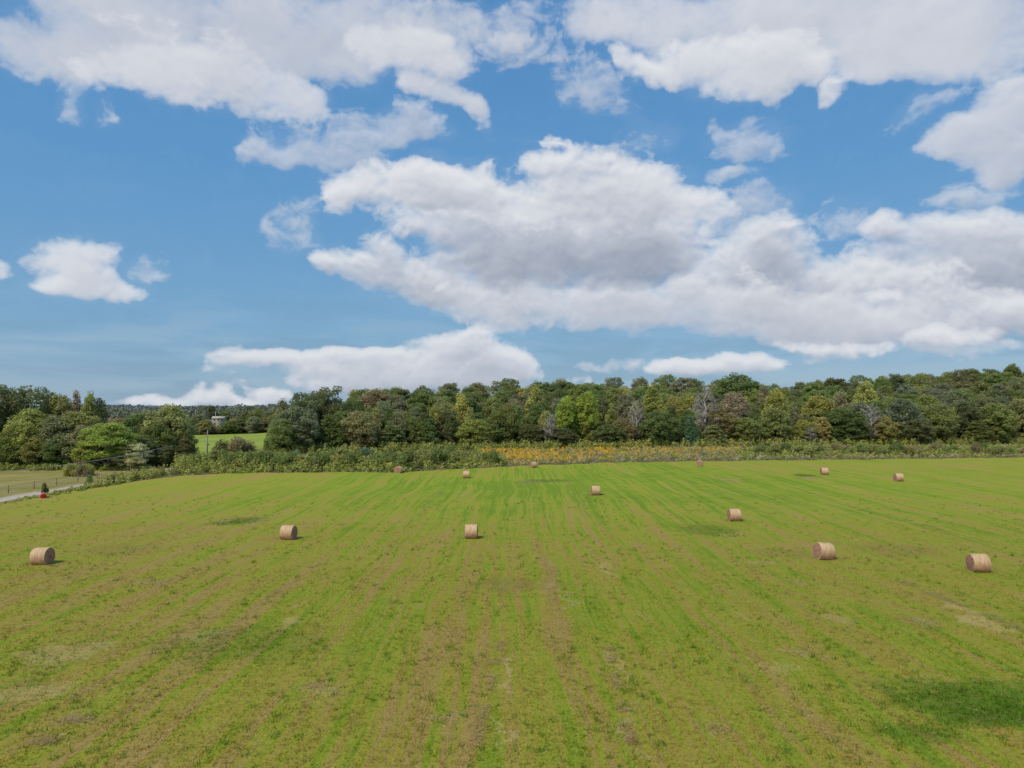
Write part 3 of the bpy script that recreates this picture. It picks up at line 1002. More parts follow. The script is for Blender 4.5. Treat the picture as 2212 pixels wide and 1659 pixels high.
if True:
    # ---- the wood: trees one can single out, front to back
    FR = 'front row'
    W_ = 'wood'
    feat = [
        # kind, colour, X, Ytop, depth offset behind forest front, width px, label
        ('round', 'grey green', 640, 880, 0, 95, 'large grey green round tree at the wood corner beside the distant field'),
        ('round', 'mid green', 612, 905, -4, 60, None),
        ('cone', 'deep green', 712, 893, 0, 62, None),
        ('cone', 'mid green', 738, 886, 5, 60, None),
        ('round', 'brownish olive', 778, 887, 0, 82, 'dome-shaped brownish olive tree in the front row of the wood'),
        ('column', 'golden green', 812, 882, 9, 32, 'narrow golden green tree behind the dome-shaped brownish olive tree'),
        ('column', 'yellow green', 870, 888, 8, 34, None),
        ('cone', 'deep green', 846, 915, -2, 70, None),
        ('round', 'mid green', 895, 900, 3, 50, None),
        ('column', 'yellow green', 938, 878, 7, 34, None),
        ('cone', 'deep green', 925, 900, -1, 62, None),
        ('oval', 'dark green', 965, 885, 4, 50, None),
        ('column', 'yellow', 995, 851, 18, 42, 'bright yellow narrow tree standing above the left half of the wood'),
        ('round', 'yellow green', 1025, 905, -2, 66, 'yellow green bushy tree below the bright yellow narrow tree'),
        ('cone', 'grey green', 1040, 866, 26, 44, 'grey green egg-shaped tree right of the bright yellow tree'),
        ('oval', 'deep green', 1078, 885, 4, 56, None),
        ('oval', 'olive green', 1105, 868, 12, 55, None),
        ('column', 'golden green', 1152, 838, 22, 44, 'golden green upright tree left of the lime green twin-topped tree'),
        ('round', 'dark green', 1150, 915, 0, 66, None),
        ('oval', 'lime green', 1224, 854, 2, 48, 'left half of the lime green pair, slightly lower crown'),
        ('oval', 'lime green', 1268, 843, 3, 58, 'right and taller of the two touching lime green trees'),
        ('dead', 'grey', 1188, 880, -5, 44, 'small grey leafless tree left of the two lime green trees'),
        ('round', 'dark green', 1215, 925, -5, 60, None),
        ('round', 'deep green', 1310, 915, -3, 62, None),
        ('dead', 'grey', 1374, 850, 0, 50, 'silvery leafless tree between the lime green pair and the pale bare tree'),
        ('round', 'brownish olive', 1345, 900, 0, 50, None),
        ('column', 'yellow green', 1411, 832, 11, 46, 'tall pointed yellow green tree right of the silvery leafless tree'),
        ('round', 'deep green', 1424, 888, -5, 80, 'dense dark dome of leaves in front of the pointed yellow green tree'),
        ('dead', 'grey', 1523, 822, -1, 84, 'large pale bare tree, tallest of the leafless ones'),
        ('cone', 'teal green', 1491, 897, -4, 36, 'small teal green tree at the foot of the large pale bare tree'),
        ('oval', 'brownish olive', 1545, 870, 0, 60, None),
        ('round', 'rusty brown', 1586, 846, 10, 66, 'rusty brown round crown right of the large pale bare tree'),
        ('round', 'mid green', 1597, 806, 62, 112, 'huge deep green dome of a tree on the skyline'),
        ('column', 'rusty brown', 1650, 832, 40, 34, 'narrow rusty brown tree right of the huge deep green dome'),
        ('oval', 'yellow green', 1676, 838, 22, 50, None),
        ('cone', 'olive green', 1540, 915, -6, 60, None),
        ('round', 'olive green', 1610, 900, -3, 70, None),
        ('oval', 'olive green', 1675, 880, 0, 64, None),
        ('round', 'yellow green', 1768, 852, 12, 76, 'bright yellow green round tree right of the wood gap'),
        ('column', 'brownish olive', 1810, 848, 16, 44, None),
        ('oval', 'yellow', 1868, 822, 45, 46, 'yellow tree high on the slope above the pale trunk'),
        ('dead', 'grey', 1879, 858, -7, 58, 'thin bare tree with a pale forked trunk on the right'),
        ('round', 'deep green', 1818, 880, -3, 86, None),
        ('dead', 'rusty brown', 1750, 915, -7, 46, 'low brown dead snag at the front edge of the wood'),
        ('round', 'yellow green', 1738, 905, -3, 46, None),
        ('oval', 'golden green', 1775, 900, -4, 34, None),
        ('round', 'olive green', 1905, 900, -5, 70, None),
        ('oval', 'grey green', 1950, 860, 0, 76, None),
        ('round', 'mid green', 2020, 870, -2, 80, None),
        ('oval', 'dark green', 2085, 865, 2, 70, None),
        ('round', 'mid green', 2150, 872, -3, 82, None),
        ('oval', 'olive green', 2205, 860, 2, 70, None),
        ('cone', 'deep green', 2110, 905, -8, 60, None),
        ('round', 'dark green', 1980, 905, -7, 60, None),
        ('open', 'dark green', 655, 848, 20, 74, 'dark open-branched tree at the left end of the wood skyline'),
        ('open', 'dark green', 712, 838, 24, 74, 'tallest open-branched tree at the left end of the wood'),
        ('open', 'dark green', 690, 846, 30, 60, None),
        ('open', 'dark green', 2082, 797, 130, 60, 'dark open tree standing alone above the right skyline'),
    ]
    for (k, c, X, Yt, off, wpx, lab) in feat:
        y = float(forest_front((X - 1106) / F * 255)) + off
        tree_px(k, c, X, Yt, y + 3, wpx * 1.12, FR if off < 14 else 'second row', W_, lab, seed=2 if (k == 'dead' and wpx > 80) else None)
    frontx = sorted([(t[4]) for t in TREES])
    # ---- rows
    g = np.random.default_rng(21)
    kinds_f = ['round', 'oval', 'cone', 'oval', 'column', 'oval', 'column']
    cols_f = ['deep green', 'dark green', 'mid green', 'olive green', 'grey green', 'deep green', 'mid green', 'yellow green', 'golden green']
    kinds_b = ['round', 'oval', 'round', 'open', 'spread', 'round']
    cols_b = ['deep green', 'dark green', 'grey green', 'mid green', 'deep green', 'olive green', 'mid green', 'grey green']
    rows = [(5, 9.5, 11, 15, 'front row', 1), (14, 8.5, 14, 18, 'second row', 1), (28, 9.0, 16, 20, 'middle rows', 0), (48, 9.6, 18, 22, 'middle rows', 0),
            (76, 11.0, 18, 22, 'back rows', 0), (112, 12, 18, 22, 'back rows', 0), (150, 12.5, 18, 22.5, 'skyline row', 0), (172, 14, 18, 21.5, 'skyline row', 0)]
    for (off, sp, h0, h1, nm, fr) in rows:
        x = -76 + (3 if off > 20 else 0)
        while True:
            y = float(forest_front(x)) + off + g.uniform(-3, 3)
            X = 1106 + F * x / y
            if X > 2330:
                break
            if X > 585:
                kk = kinds_f if fr else kinds_b
                cc = cols_f if fr else cols_b
                k = kk[g.integers(len(kk))]
                if nm == 'skyline row' and g.random() < .4:
                    k = 'open'
                c = cc[g.integers(len(cc))]
                u = g.random()
                if nm == 'middle rows' and u < .05:
                    c = 'yellow green'
                elif nm == 'back rows' and u < .05:
                    c = 'golden green'
                elif u > .985:
                    c = 'brownish olive'
                if X > 1750 and u < .4:
                    c = ['mid green', 'olive green', 'grey green'][int(g.integers(3))]
                H = g.uniform(h0, h1)
                if X < 760 and off > 20:
                    H *= .86
                Wd = BASE_W[k] * (H / 20) * g.uniform(.95, 1.25) * (1.1 if off > 40 else 1)
                if not (fr and off < 10 and 1440 < X < 1480):      # the dark hollow in the wood
                    put_tree(k, c, x, y, H, Wd, nm, W_)
            x += sp * g.uniform(.8, 1.2) * (1 + 0.0012 * off)
    # ---- the left grove, left of the lane
    GV = 'grove'
    LG = [
        ('open', 'dark green', -20, 828, 170, 100, None), ('open', 'dark green', 22, 838, 172, 95, 'tall dark open tree with a thick visible trunk by the left frame edge'),
        ('open', 'deep green', 72, 838, 176, 100, 'broad dark open crown, tallest in the left grove'), ('open', 'dark green', 118, 852, 182, 62, None), ('oval', 'olive green', 134, 850, 178, 66, None),
        ('column', 'brownish olive', 168, 846, 179, 32, None), ('column', 'olive green', 192, 848, 176, 34, None), ('open', 'dark green', 208, 858, 178, 44, 'small jagged dark tree ending the grove skyline'),
        ('round', 'olive green', 170, 885, 170, 96, None), ('round', 'yellow green', 66, 884, 166, 88, 'yellow green tree in front of the tall dark grove trees'), ('oval', 'grey green', 120, 895, 165, 76, None),
        ('round', 'mid green', 30, 925, 164, 76, None), ('oval', 'olive green', 88, 935, 163, 64, None), ('round', 'deep green', 140, 940, 163, 70, None), ('round', 'grey green', 190, 920, 165, 80, None),
        ('spread', 'lime green', 236, 914, 161, 112, 'bright lime green spreading tree with pale trunk in front of the grove'), ('round', 'golden green', 190, 950, 161, 46, 'small golden green tree touching the lime green spreading tree'),
        ('spread', 'pale yellow', 288, 958, 160, 66, 'small tree with pale yellow leaves and slender trunk'), ('round', 'mid green', 300, 893, 176, 90, None),
        ('oval', 'brownish olive', 262, 900, 184, 66, None), ('round', 'golden green', 366, 874, 176, 96, 'big golden green tree beside the distant field'), ('oval', 'grey green', 322, 885, 178, 62, None),
        ('round', 'deep green', 342, 915, 170, 76, None), ('round', 'deep green', 395, 925, 172, 58, None), ('cone', 'dark green', 398, 945, 168, 50, None), ('round', 'dark green', 315, 945, 166, 60, None),
        ('round', 'dark green', 228, 950, 166, 60, None), ('cone', 'dark green', 268, 945, 168, 56, None), ('round', 'dark green', -20, 900, 166, 80, None), ('round', 'rusty brown', 232, 902, 200, 50, 'rusty brown crown behind the lime green spreading tree'),
        ('oval', 'mid green', 40, 880, 180, 80, None), ('round', 'dark green', 100, 880, 186, 90, None), ('round', 'deep green', 150, 890, 190, 90, None), ('round', 'grey green', 205, 900, 188, 70, None),
        ('round', 'mid green', -70, 850, 172, 110, None), ('round', 'dark green', 60, 970, 165, 60, None), ('round', 'dark green', 170, 972, 165, 60, None), ('round', 'dark green', 355, 960, 167, 50, None),
    ]
    for (k, c, X, Yt, y, wpx, lab) in LG:
        rt = tree_px(k, c, X, Yt, y, wpx * 1.1, 'grove', GV, lab)
        if k == 'spread':
            tk = [c_ for c_ in COL.objects if c_.parent == rt and c_.name.startswith('trunk')][0]
            tk.data = tk.data.copy()
            tk.data.materials.clear()
            tk.data.materials.append(M_PALEBARK)
    # ---- trees beyond the distant field
    g = np.random.default_rng(5)
    for i in range(26):
        X = 392 + i * 8.6 + g.uniform(-3, 3)
        y = 358 + (i % 3) * 9 + g.uniform(0, 6)
        x = (X - 1106) / F * y
        if X > 448 and X < 492:
            H = 4.2
        else:
            H = g.uniform(7, 11) if i % 3 == 0 else g.uniform(8, 12)
        if X > 530:
            H *= 1.15
        k = ['round', 'oval', 'round', 'cone'][int(g.integers(4))]
        c = ['grey green', 'mid green', 'olive green', 'brownish olive', 'deep green', 'olive green'][int(g.integers(6))]
        put_tree(k, c, x, y, H, 9.5 * g.uniform(.8, 1.2), 'far row', 'far')
    for (X, Yt, y, wpx, k, c) in ((553, 909, 372, 40, 'round', 'mid green'), (530, 912, 366, 30, 'oval', 'deep green'), (592, 888, 380, 40, 'round', 'dark green'),
                                  (440, 876, 560, 26, 'open', 'dark green'), (455, 875, 565, 26, 'round', 'dark green'), (425, 880, 540, 24, 'round', 'dark green'), (500, 880, 590, 34, 'oval', 'grey green'),
                                  (525, 878, 600, 30, 'round', 'grey green'), (545, 876, 600, 30, 'round', 'olive green'), (405, 882, 600, 26, 'round', 'dark green'), (570, 875, 590, 32, 'round', 'grey green'), (595, 872, 590, 32, 'round', 'grey green'),
                                  (484, 888, 570, 26, 'round', 'mid green')):
        tree_px(k, c, X, Yt, y, wpx * 1.2, 'far skyline', 'far')

# ---- labels for trees without a written one
ORD = ['first', 'second', 'third', 'fourth', 'fifth', 'sixth', 'seventh', 'eighth', 'ninth', 'tenth', 'eleventh', 'twelfth', 'thirteenth', 'fourteenth', 'fifteenth']
LM = [(585, 'the distant field'), (995, 'the bright yellow tree'), (1268, 'the lime green pair'), (1523, 'the big pale bare tree'), (1768, 'the yellow green round tree'), (1879, 'the forked pale trunk')]


def name_trees():
    groups = {}
    for T_ in TREES:
        if T_[6]:
            T_[0]['label'] = T_[6]
        if T_[5] == 'wood':
            T_[0]['group'] = 'trees of the wood behind the hayfield'
            lm = [l for p, l in LM if p <= T_[4]] or [LM[0][1]]
            key = ('wood', T_[3], T_[1], T_[2], lm[-1])
        elif T_[5] == 'grove':
            T_[0]['group'] = 'trees of the grove left of the lane'
            key = ('grove', '', T_[1], T_[2], 'the left frame edge' if T_[4] < 236 else 'the lime green spreading tree')
        else:
            T_[0]['group'] = 'trees beyond the distant field'
            key = ('far', T_[3], T_[1], T_[2], 'the golden green grove tree' if T_[4] < 467 else 'the pale far house')
        if not T_[6]:
            groups.setdefault(key, []).append(T_)
    for key, L in groups.items():
        L.sort(key=lambda q: q[4])
        for i, T_ in enumerate(L):
            area, row, c, k, lm = key
            o = ORD[i] + ' ' if len(L) > 1 else ''
            place = {'wood': "wood's " + row, 'grove': 'left grove', 'far': 'far row' if row == 'far row' else 'far skyline'}[area]
            T_[0]['label'] = ('%s%s %s, %s, right of %s' % (o, c, FORM[k], place, lm)).replace('green green', 'green')


name_trees()

# ------------------------------------------------------------------ distant woods
def forest_mass(name, pts, r, leaf, n, mat, seed):
    g = np.random.default_rng(seed)
    lob = [(x, y, z, rr, .8, g.uniform(-.15, .15)) for (x, y, z, rr) in pts]
    V, T = [], []
    for (cx, cy, cz, rr, sq, tn) in lob:
        d = g.normal(size=(n, 3))
        d[:, 2] = np.abs(d[:, 2]) * 1.1 - .25
        d /= np.linalg.norm(d, axis=1, keepdims=True)
        c = np.array([cx, cy, cz]) + d * (rr * g.uniform(.75, 1.1, n))[:, None]
        V.append(quads(c, d + g.normal(size=(n, 3)) * .4, leaf * g.uniform(.6, 1.3, n), g))
        T.append(np.clip(.45 + tn + .25 * d[:, 2] + g.normal(0, .1, n), 0, 1))
    V, T = np.concatenate(V), np.concatenate(T)
    return mesh_np(name, V, np.arange(len(T) * 4), np.full(len(T), 4), mat, {'tint': T})


if True:
    g = np.random.default_rng(11)
    M_FAR1 = mat_leaf('far_wood_leaves', 1, 1, use_obj=False, stops=[(0, (.12, .145, .11)), (.5, (.20, .235, .15)), (1, (.30, .32, .18))])  # slight distance haze mixed into the leaf colours
    M_FAR2 = mat_leaf('hazy_wood_leaves', 1, 1, use_obj=False, stops=[(0, (.17, .22, .26)), (.5, (.20, .26, .29)), (1, (.24, .29, .30))])  # aerial haze painted in as a blue leaf colour
    pts = []
    for i in range(620):
        y = g.uniform(395, 900)
        X = g.uniform(120, 640)
        x = (X - 1106) / F * y
        if (abs(X - 468) < 30 and y < 560) or (abs(X - 566) < 14 and y < 545):
            continue
        zt = 13.5 + g.uniform(-5.0, 1.0) * (y / 600) + g.uniform(-1, 2)
        pts.append((x, y, zt - 4.5, g.uniform(3.5, 6)))
        if i % 2:
            pts.append((x + 2, y - 3, max(2, zt - 9), g.uniform(4, 6)))
    fw = link('woods', forest_mass('woods', pts, 5, 0.6, 190, M_FAR1, 3))
    tag(fw, 'dense far-off woods beyond the distant field around the pale house', 'woods', kind='stuff')
    pts = []
    for i in range(1500):
        y = 1500 + 2600 * g.random() ** .8
        X = g.uniform(100, 700)
        x = (X - 1106) / F * y
        z = float(G(x, y))
        pts.append((x, y, z + g.uniform(4, 9) + y * .0008, g.uniform(8, 15)))
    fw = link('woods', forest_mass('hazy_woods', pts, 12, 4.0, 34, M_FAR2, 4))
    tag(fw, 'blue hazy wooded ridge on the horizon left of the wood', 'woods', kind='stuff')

# ------------------------------------------------------------------ brush, flowers, weeds
def plant_mass(name, P, mat, label, seed, cat='brush'):
    """P rows: x, y, z0, height, radius, tint, n   -> upright leafy stems gathered in clumps"""
    g = np.random.default_rng(seed)
    V, T = [], []
    for (x, y, z0, h, r, tn, n, lf) in P:
        n = int(n)
        t = g.uniform(0, 1, n) ** .7
        th = g.uniform(0, 2 * math.pi, n)
        rad = r * np.sqrt(g.uniform(0, 1, n)) * (1.05 - .55 * t)
        hh = h * (0.82 + .18 * np.sin(th * 2 + x))
        c = np.stack([x + np.cos(th) * rad, y + np.sin(th) * rad, z0 + hh * t], 1)
        nn = np.stack([np.cos(th), np.sin(th), 0.2 + t], 1) + g.normal(size=(n, 3)) * .6
        V.append(quads(c, nn, lf * g.uniform(.55, 1.3, n), g, 2.0))
        T.append(np.clip(tn + .34 * (t - .5) + g.normal(0, .1, n), 0, 1))
    V, T = np.concatenate(V), np.concatenate(T)
    o = link(name, mesh_np(name, V, np.arange(len(T) * 4), np.full(len(T), 4), mat, {'tint': T}))
    tag(o, label, cat, kind='stuff')
    return o


SHRUBS = []


def put_shrub(x, y, H, W, cname, belt, z=0.0, label=None):
    g = np.random.default_rng(int(abs(x * 313 + y * 71)) + 9)
    v = VAR['bush'][int(g.integers(5))]
    root = empty('shrub', (x, y, z), g.uniform(0, 6.28), (W / 3.4, W / 3.4 * g.uniform(.85, 1.1), H / 3.0))
    link('stem', v[0], root)
    c = np.array(COLS[cname]) * g.uniform(.85, 1.15)
    link('foliage', v[1], root, tuple(c))
    root['category'] = 'shrub'
    SHRUBS.append([root, cname, belt, 1106 + F * x / y, label, 'tall' if H > 3.3 else ('low' if H < 2.0 else 'middling')])
    return root


if True:
    g = np.random.default_rng(31)
    # left belt: continuous brush, with shrubs standing in and above it
    P = []
    for i in range(1500):
        X = g.uniform(385, 1090)
        xw = (X - 1106) / F * 160
        e = max(float(edge(max(xw, -72))), 148.0)
        dep = g.random() ** 0.9
        y = e + 1.0 + dep * 24
        x = (X - 1106) / F * y
        h = g.uniform(1.6, 3.2) * (0.45 + .75 * min(1, dep * 4))
        if X > 1040:
            h *= .6
        P.append((x, y, 0, h, g.uniform(.8, 1.6), g.uniform(.32, .72), 95, .15))
    for i in range(420):            # weeds thinning out along the lane
        y = g.uniform(96, 150)
        u = smooth((y - 96) / 50)
        x = -72.9 + g.normal(0, .5 + .9 * u)
        if y < 122 and i % 3:
            continue
        P.append((x, y, 0, g.uniform(.12, .3) + 2.2 * float(u) ** 1.5 * g.uniform(.4, 1), g.uniform(.3, .9), g.uniform(.45, .85), 45, .12))
    for i in range(260):            # weeds at the foot of the grove
        x = g.uniform(-150, -82)
        y = 160 + g.normal(0, 1.3)
        P.append((x, y, 0, g.uniform(.6, 1.8), g.uniform(.7, 1.5), g.uniform(.2, .6), 60, .14))
    plant_mass('undergrowth', P, M_WEED, 'dense green brush and tall weeds along the left far edge of the hayfield', 1, 'undergrowth')
    P = []
    for i in range(900):            # right belt
        X = g.uniform(1590, 2330)
        xw = (X - 1106) / F * 197
        e = float(edge(xw))
        dep = g.random() ** .8
        y = e + 7 + dep * 30
        x = (X - 1106) / F * y
        h = g.uniform(1.2, 2.6) * (.5 + .6 * min(1, dep * 3)) * (1 if X > 1660 else .7)
        P.append((x, y, 0, h, g.uniform(.8, 1.7), g.uniform(.3, .66), 80, .17))
    plant_mass('undergrowth', P, M_WEED, 'leafy brush belt along the right far edge of the hayfield', 2, 'undergrowth')
    P = []
    for i in range(1100):            # foot of the wood
        x = g.uniform(-72, 240)
        y = float(forest_front(x)) - 5 + g.uniform(-5, 5)
        P.append((x, y, 0, g.uniform(1.5, 3.6), g.uniform(1, 2.0), g.uniform(.35, .8), 62, .2))
    plant_mass('undergrowth', P, M_WEED, 'tangled olive brush at the foot of the wood behind the goldenrod', 3, 'undergrowth')
    # goldenrod
    P, Q, S = [], [], []
    for i in range(3600):
        X = g.uniform(1035, 2330)
        dep = g.random()
        xw = (X - 1106) / F * 190
        e = float(edge(xw))
        f = float(forest_front(xw)) - 8
        y = e + 2 + dep * (f - e - 2)
        x = (X - 1106) / F * y
        nz = math.sin(x * .11 + 2 * math.sin(y * .07)) * math.sin(y * .13 + x * .03)
        gold = (.95 if X < 1320 else .7 if X < 1600 else .42) * (1 if dep > .16 + .12 * nz else .10)
        if X > 1320:
            gold *= 1.0 if dep > .45 else .35
        if g.random() < gold * (0.75 + .35 * nz):
            P.append((x, y, 0, g.uniform(.7, 1.15), g.uniform(.6, 1.3), g.uniform(.55, 1.0) if X < 1330 else g.uniform(.3, .85) if X < 1750 else g.uniform(.15, .7), 46, .11))
        elif g.random() < .62:
            S.append((x, y, 0, g.uniform(.6, 1.3), g.uniform(.5, 1.2), g.uniform(.2, .85), 46, .11))
        else:
            Q.append((x, y, 0, g.uniform(.6, 1.6), g.uniform(.5, 1.2), g.uniform(.3, .85), 46, .13))
    for (X, Y) in ((905, 1013), (925, 1014), (890, 1015), (915, 1012), (760, 1016), (1100, 1003), (1145, 985), (690, 1017)):
        x, y = ground_pt(X, Y)
        for k in range(8):
            P.append((x + g.normal(0, 1.2), y + 2 + g.normal(0, .8), 0, g.uniform(.7, 1.3), .6, g.uniform(.3, .75), 46, .11))
    for i in range(900):            # dry fringe at the mown edge
        x = g.uniform(-70, 255)
        y = float(edge(x)) + g.uniform(-.6, 2.2)
        S.append((x, y, 0, g.uniform(.25, .8), g.uniform(.3, .9), g.uniform(.0, .5), 30, .10))
    plant_mass('goldenrod', P, M_GOLD, 'orange yellow goldenrod in bloom between the hayfield and the wood', 4, 'wildflowers')
    plant_mass('weeds', S, M_SEED, 'pale grey brown seed heads of dry weeds along the far field edge', 5, 'weeds')
    plant_mass('weeds', Q, M_WEED, 'green weeds mixed among the goldenrod', 6, 'weeds')
    # countable shrubs
    g = np.random.default_rng(77)
    sc = ['deep green', 'mid green', 'teal green', 'olive green', 'mid green']
    for i in range(34):
        X = 425 + i * 19.4 + g.uniform(-5, 5)
        e = max(float(edge(max((X - 1106) / F * 160, -72))), 150)
        y = e + g.uniform(5, 13)
        x = (X - 1106) / F * y
        put_shrub(x, y, g.uniform(2.9, 4.2) * (.8 if X > 1000 else 1), g.uniform(3.2, 5.2), sc[int(g.integers(5))], 'left belt')
    for i in range(24):
        X = 1640 + i * 27 + g.uniform(-8, 8)
        e = float(edge((X - 1106) / F * 197))
        y = e + g.uniform(9, 24)
        x = (X - 1106) / F * y
        put_shrub(x, y, g.uniform(1.9, 3.3), g.uniform(3.5, 6.0), ['mid green', 'deep green', 'olive green', 'brownish olive'][int(g.integers(4))], 'right belt')
    for (X, y, H, W, c, lab) in ((487, 196, 4.3, 5.4, 'dark green', 'dark rounded bush against the bright distant field'), (522, 194, 5.0, 6.2, 'brownish olive', 'brownish arched bush against the distant field, right of the dark one'),
                                 (540, 196, 2.8, 3.4, 'deep green', 'small bush right of the brownish arched bush'), (1972, 0, 0, 0, '', '')):
        if H:
            put_shrub((X - 1106) / F * y, y, H, W, c, 'far', label=lab)
    for (X, Y, H, W, c, lab) in ((157, 1029, 2.3, 3.2, 'golden green', 'pale golden green bush in the dry meadow before the grove'), (178, 1029, 1.9, 3.0, 'brownish olive', 'brownish bush touching the golden green meadow bush'),
                                 (188, 1026, 2.0, 2.2, 'yellow green', 'yellow green bush, rightmost of the three meadow bushes'),
                                 (97, 1066, 1.5, .9, 'dark green', 'small dark sapling right behind the red barrel'), (193, 1048, 1.5, 1.3, 'deep green', 'small dark round bush on the lane verge'),
                                 (240, 1046, 1.4, 1.6, 'mid green', 'low leafy bush where the lane passes behind the weeds')):
        x, y = ground_pt(X, Y)
        put_shrub(x, y, H, W, c, 'lane', label=lab)
    grp = {}
    for s_ in SHRUBS:
        s_[0]['group'] = {'left belt': 'shrubs of the brush belt left of the goldenrod', 'right belt': 'shrubs of the brush belt on the right', 'far': 'bushes before the distant field', 'lane': 'bushes near the gravel lane'}[s_[2]]
        if s_[4]:
            s_[0]['label'] = s_[4]
        else:
            if s_[2] == 'left belt':
                lm = 'the grove' if s_[3] < 600 else ('the wood corner' if s_[3] < 860 else 'the far round bale')
            else:
                lm = 'the far right bale' if s_[3] < 1950 else 'the rightmost far bale'
            grp.setdefault((s_[5], s_[1], s_[2], lm), []).append(s_)
    for (hh, c, b, lm), L in grp.items():
        L.sort(key=lambda q: q[3])
        for i, s_ in enumerate(L):
            s_[0]['label'] = '%s%s %s shrub, %s, right of %s' % (ORD[i] + ' ' if len(L) > 1 else '', hh, c, b, lm)

# ------------------------------------------------------------------ mown grass tufts near the camera
if True:
    g = np.random.default_rng(41)
    XS, YS = [], []
    for (ya, yb, dens) in ((18, 32, 46), (32, 44, 34), (44, 60, 20), (60, 85, 8)):
        x0, x1 = -.80 * yb, .80 * yb
        n = int((x1 - x0) * (yb - ya) * dens)
        x = g.uniform(x0, x1, n)
        y = g.uniform(ya, yb, n)
        k = (np.abs(x) < .80 * y) & (x > -72)
        XS.append(x[k])
        YS.append(y[k])
    X0, Y0 = np.concatenate(XS), np.concatenate(YS)
    # leave rows a little thinner between the swaths
    keep = g.random(len(X0)) < 0.62 + 0.38 * np.sin(X0 * 2.1 + np.sin(Y0 * .1)) * np.sin(Y0 * .6 + X0 * .3)
    X0, Y0 = X0[keep], Y0[keep]
    nb = 4
    X1 = np.repeat(X0, nb) + g.normal(0, .05, len(X0) * nb)
    Y1 = np.repeat(Y0, nb) + g.normal(0, .05, len(X0) * nb)
    Z1 = HF(X1, Y1) - .01
    n = len(X1)
    hgt = g.uniform(.05, .13, n) * np.repeat(g.uniform(.6, 1.35, len(X0)), nb)
    th = g.uniform(0, 2 * np.pi, n)
    lean = g.uniform(.2, 1.3, n) * hgt
    ph = g.uniform(0, 2 * np.pi, n)
    wd = g.uniform(.010, .024, n)
    a = np.stack([X1 - np.cos(th) * wd, Y1 - np.sin(th) * wd, Z1], 1)
    b = np.stack([X1 + np.cos(th) * wd, Y1 + np.sin(th) * wd, Z1], 1)
    c = np.stack([X1 + np.cos(ph) * lean, Y1 + np.sin(ph) * lean, Z1 + hgt], 1)
    V = np.stack([a, b, c], 1).reshape(-1, 3)
    tint = np.clip(np.repeat(g.uniform(.15, .8, len(X0)), nb) + g.normal(0, .15, n), 0, 1)
    gr = link('grass', mesh_np('grass', V, np.arange(n * 3), np.full(n, 3), mat_blades(), {'tint': tint}))
    tag(gr, 'short mown hay grass sprouting over the near part of the field', 'grass', kind='stuff')

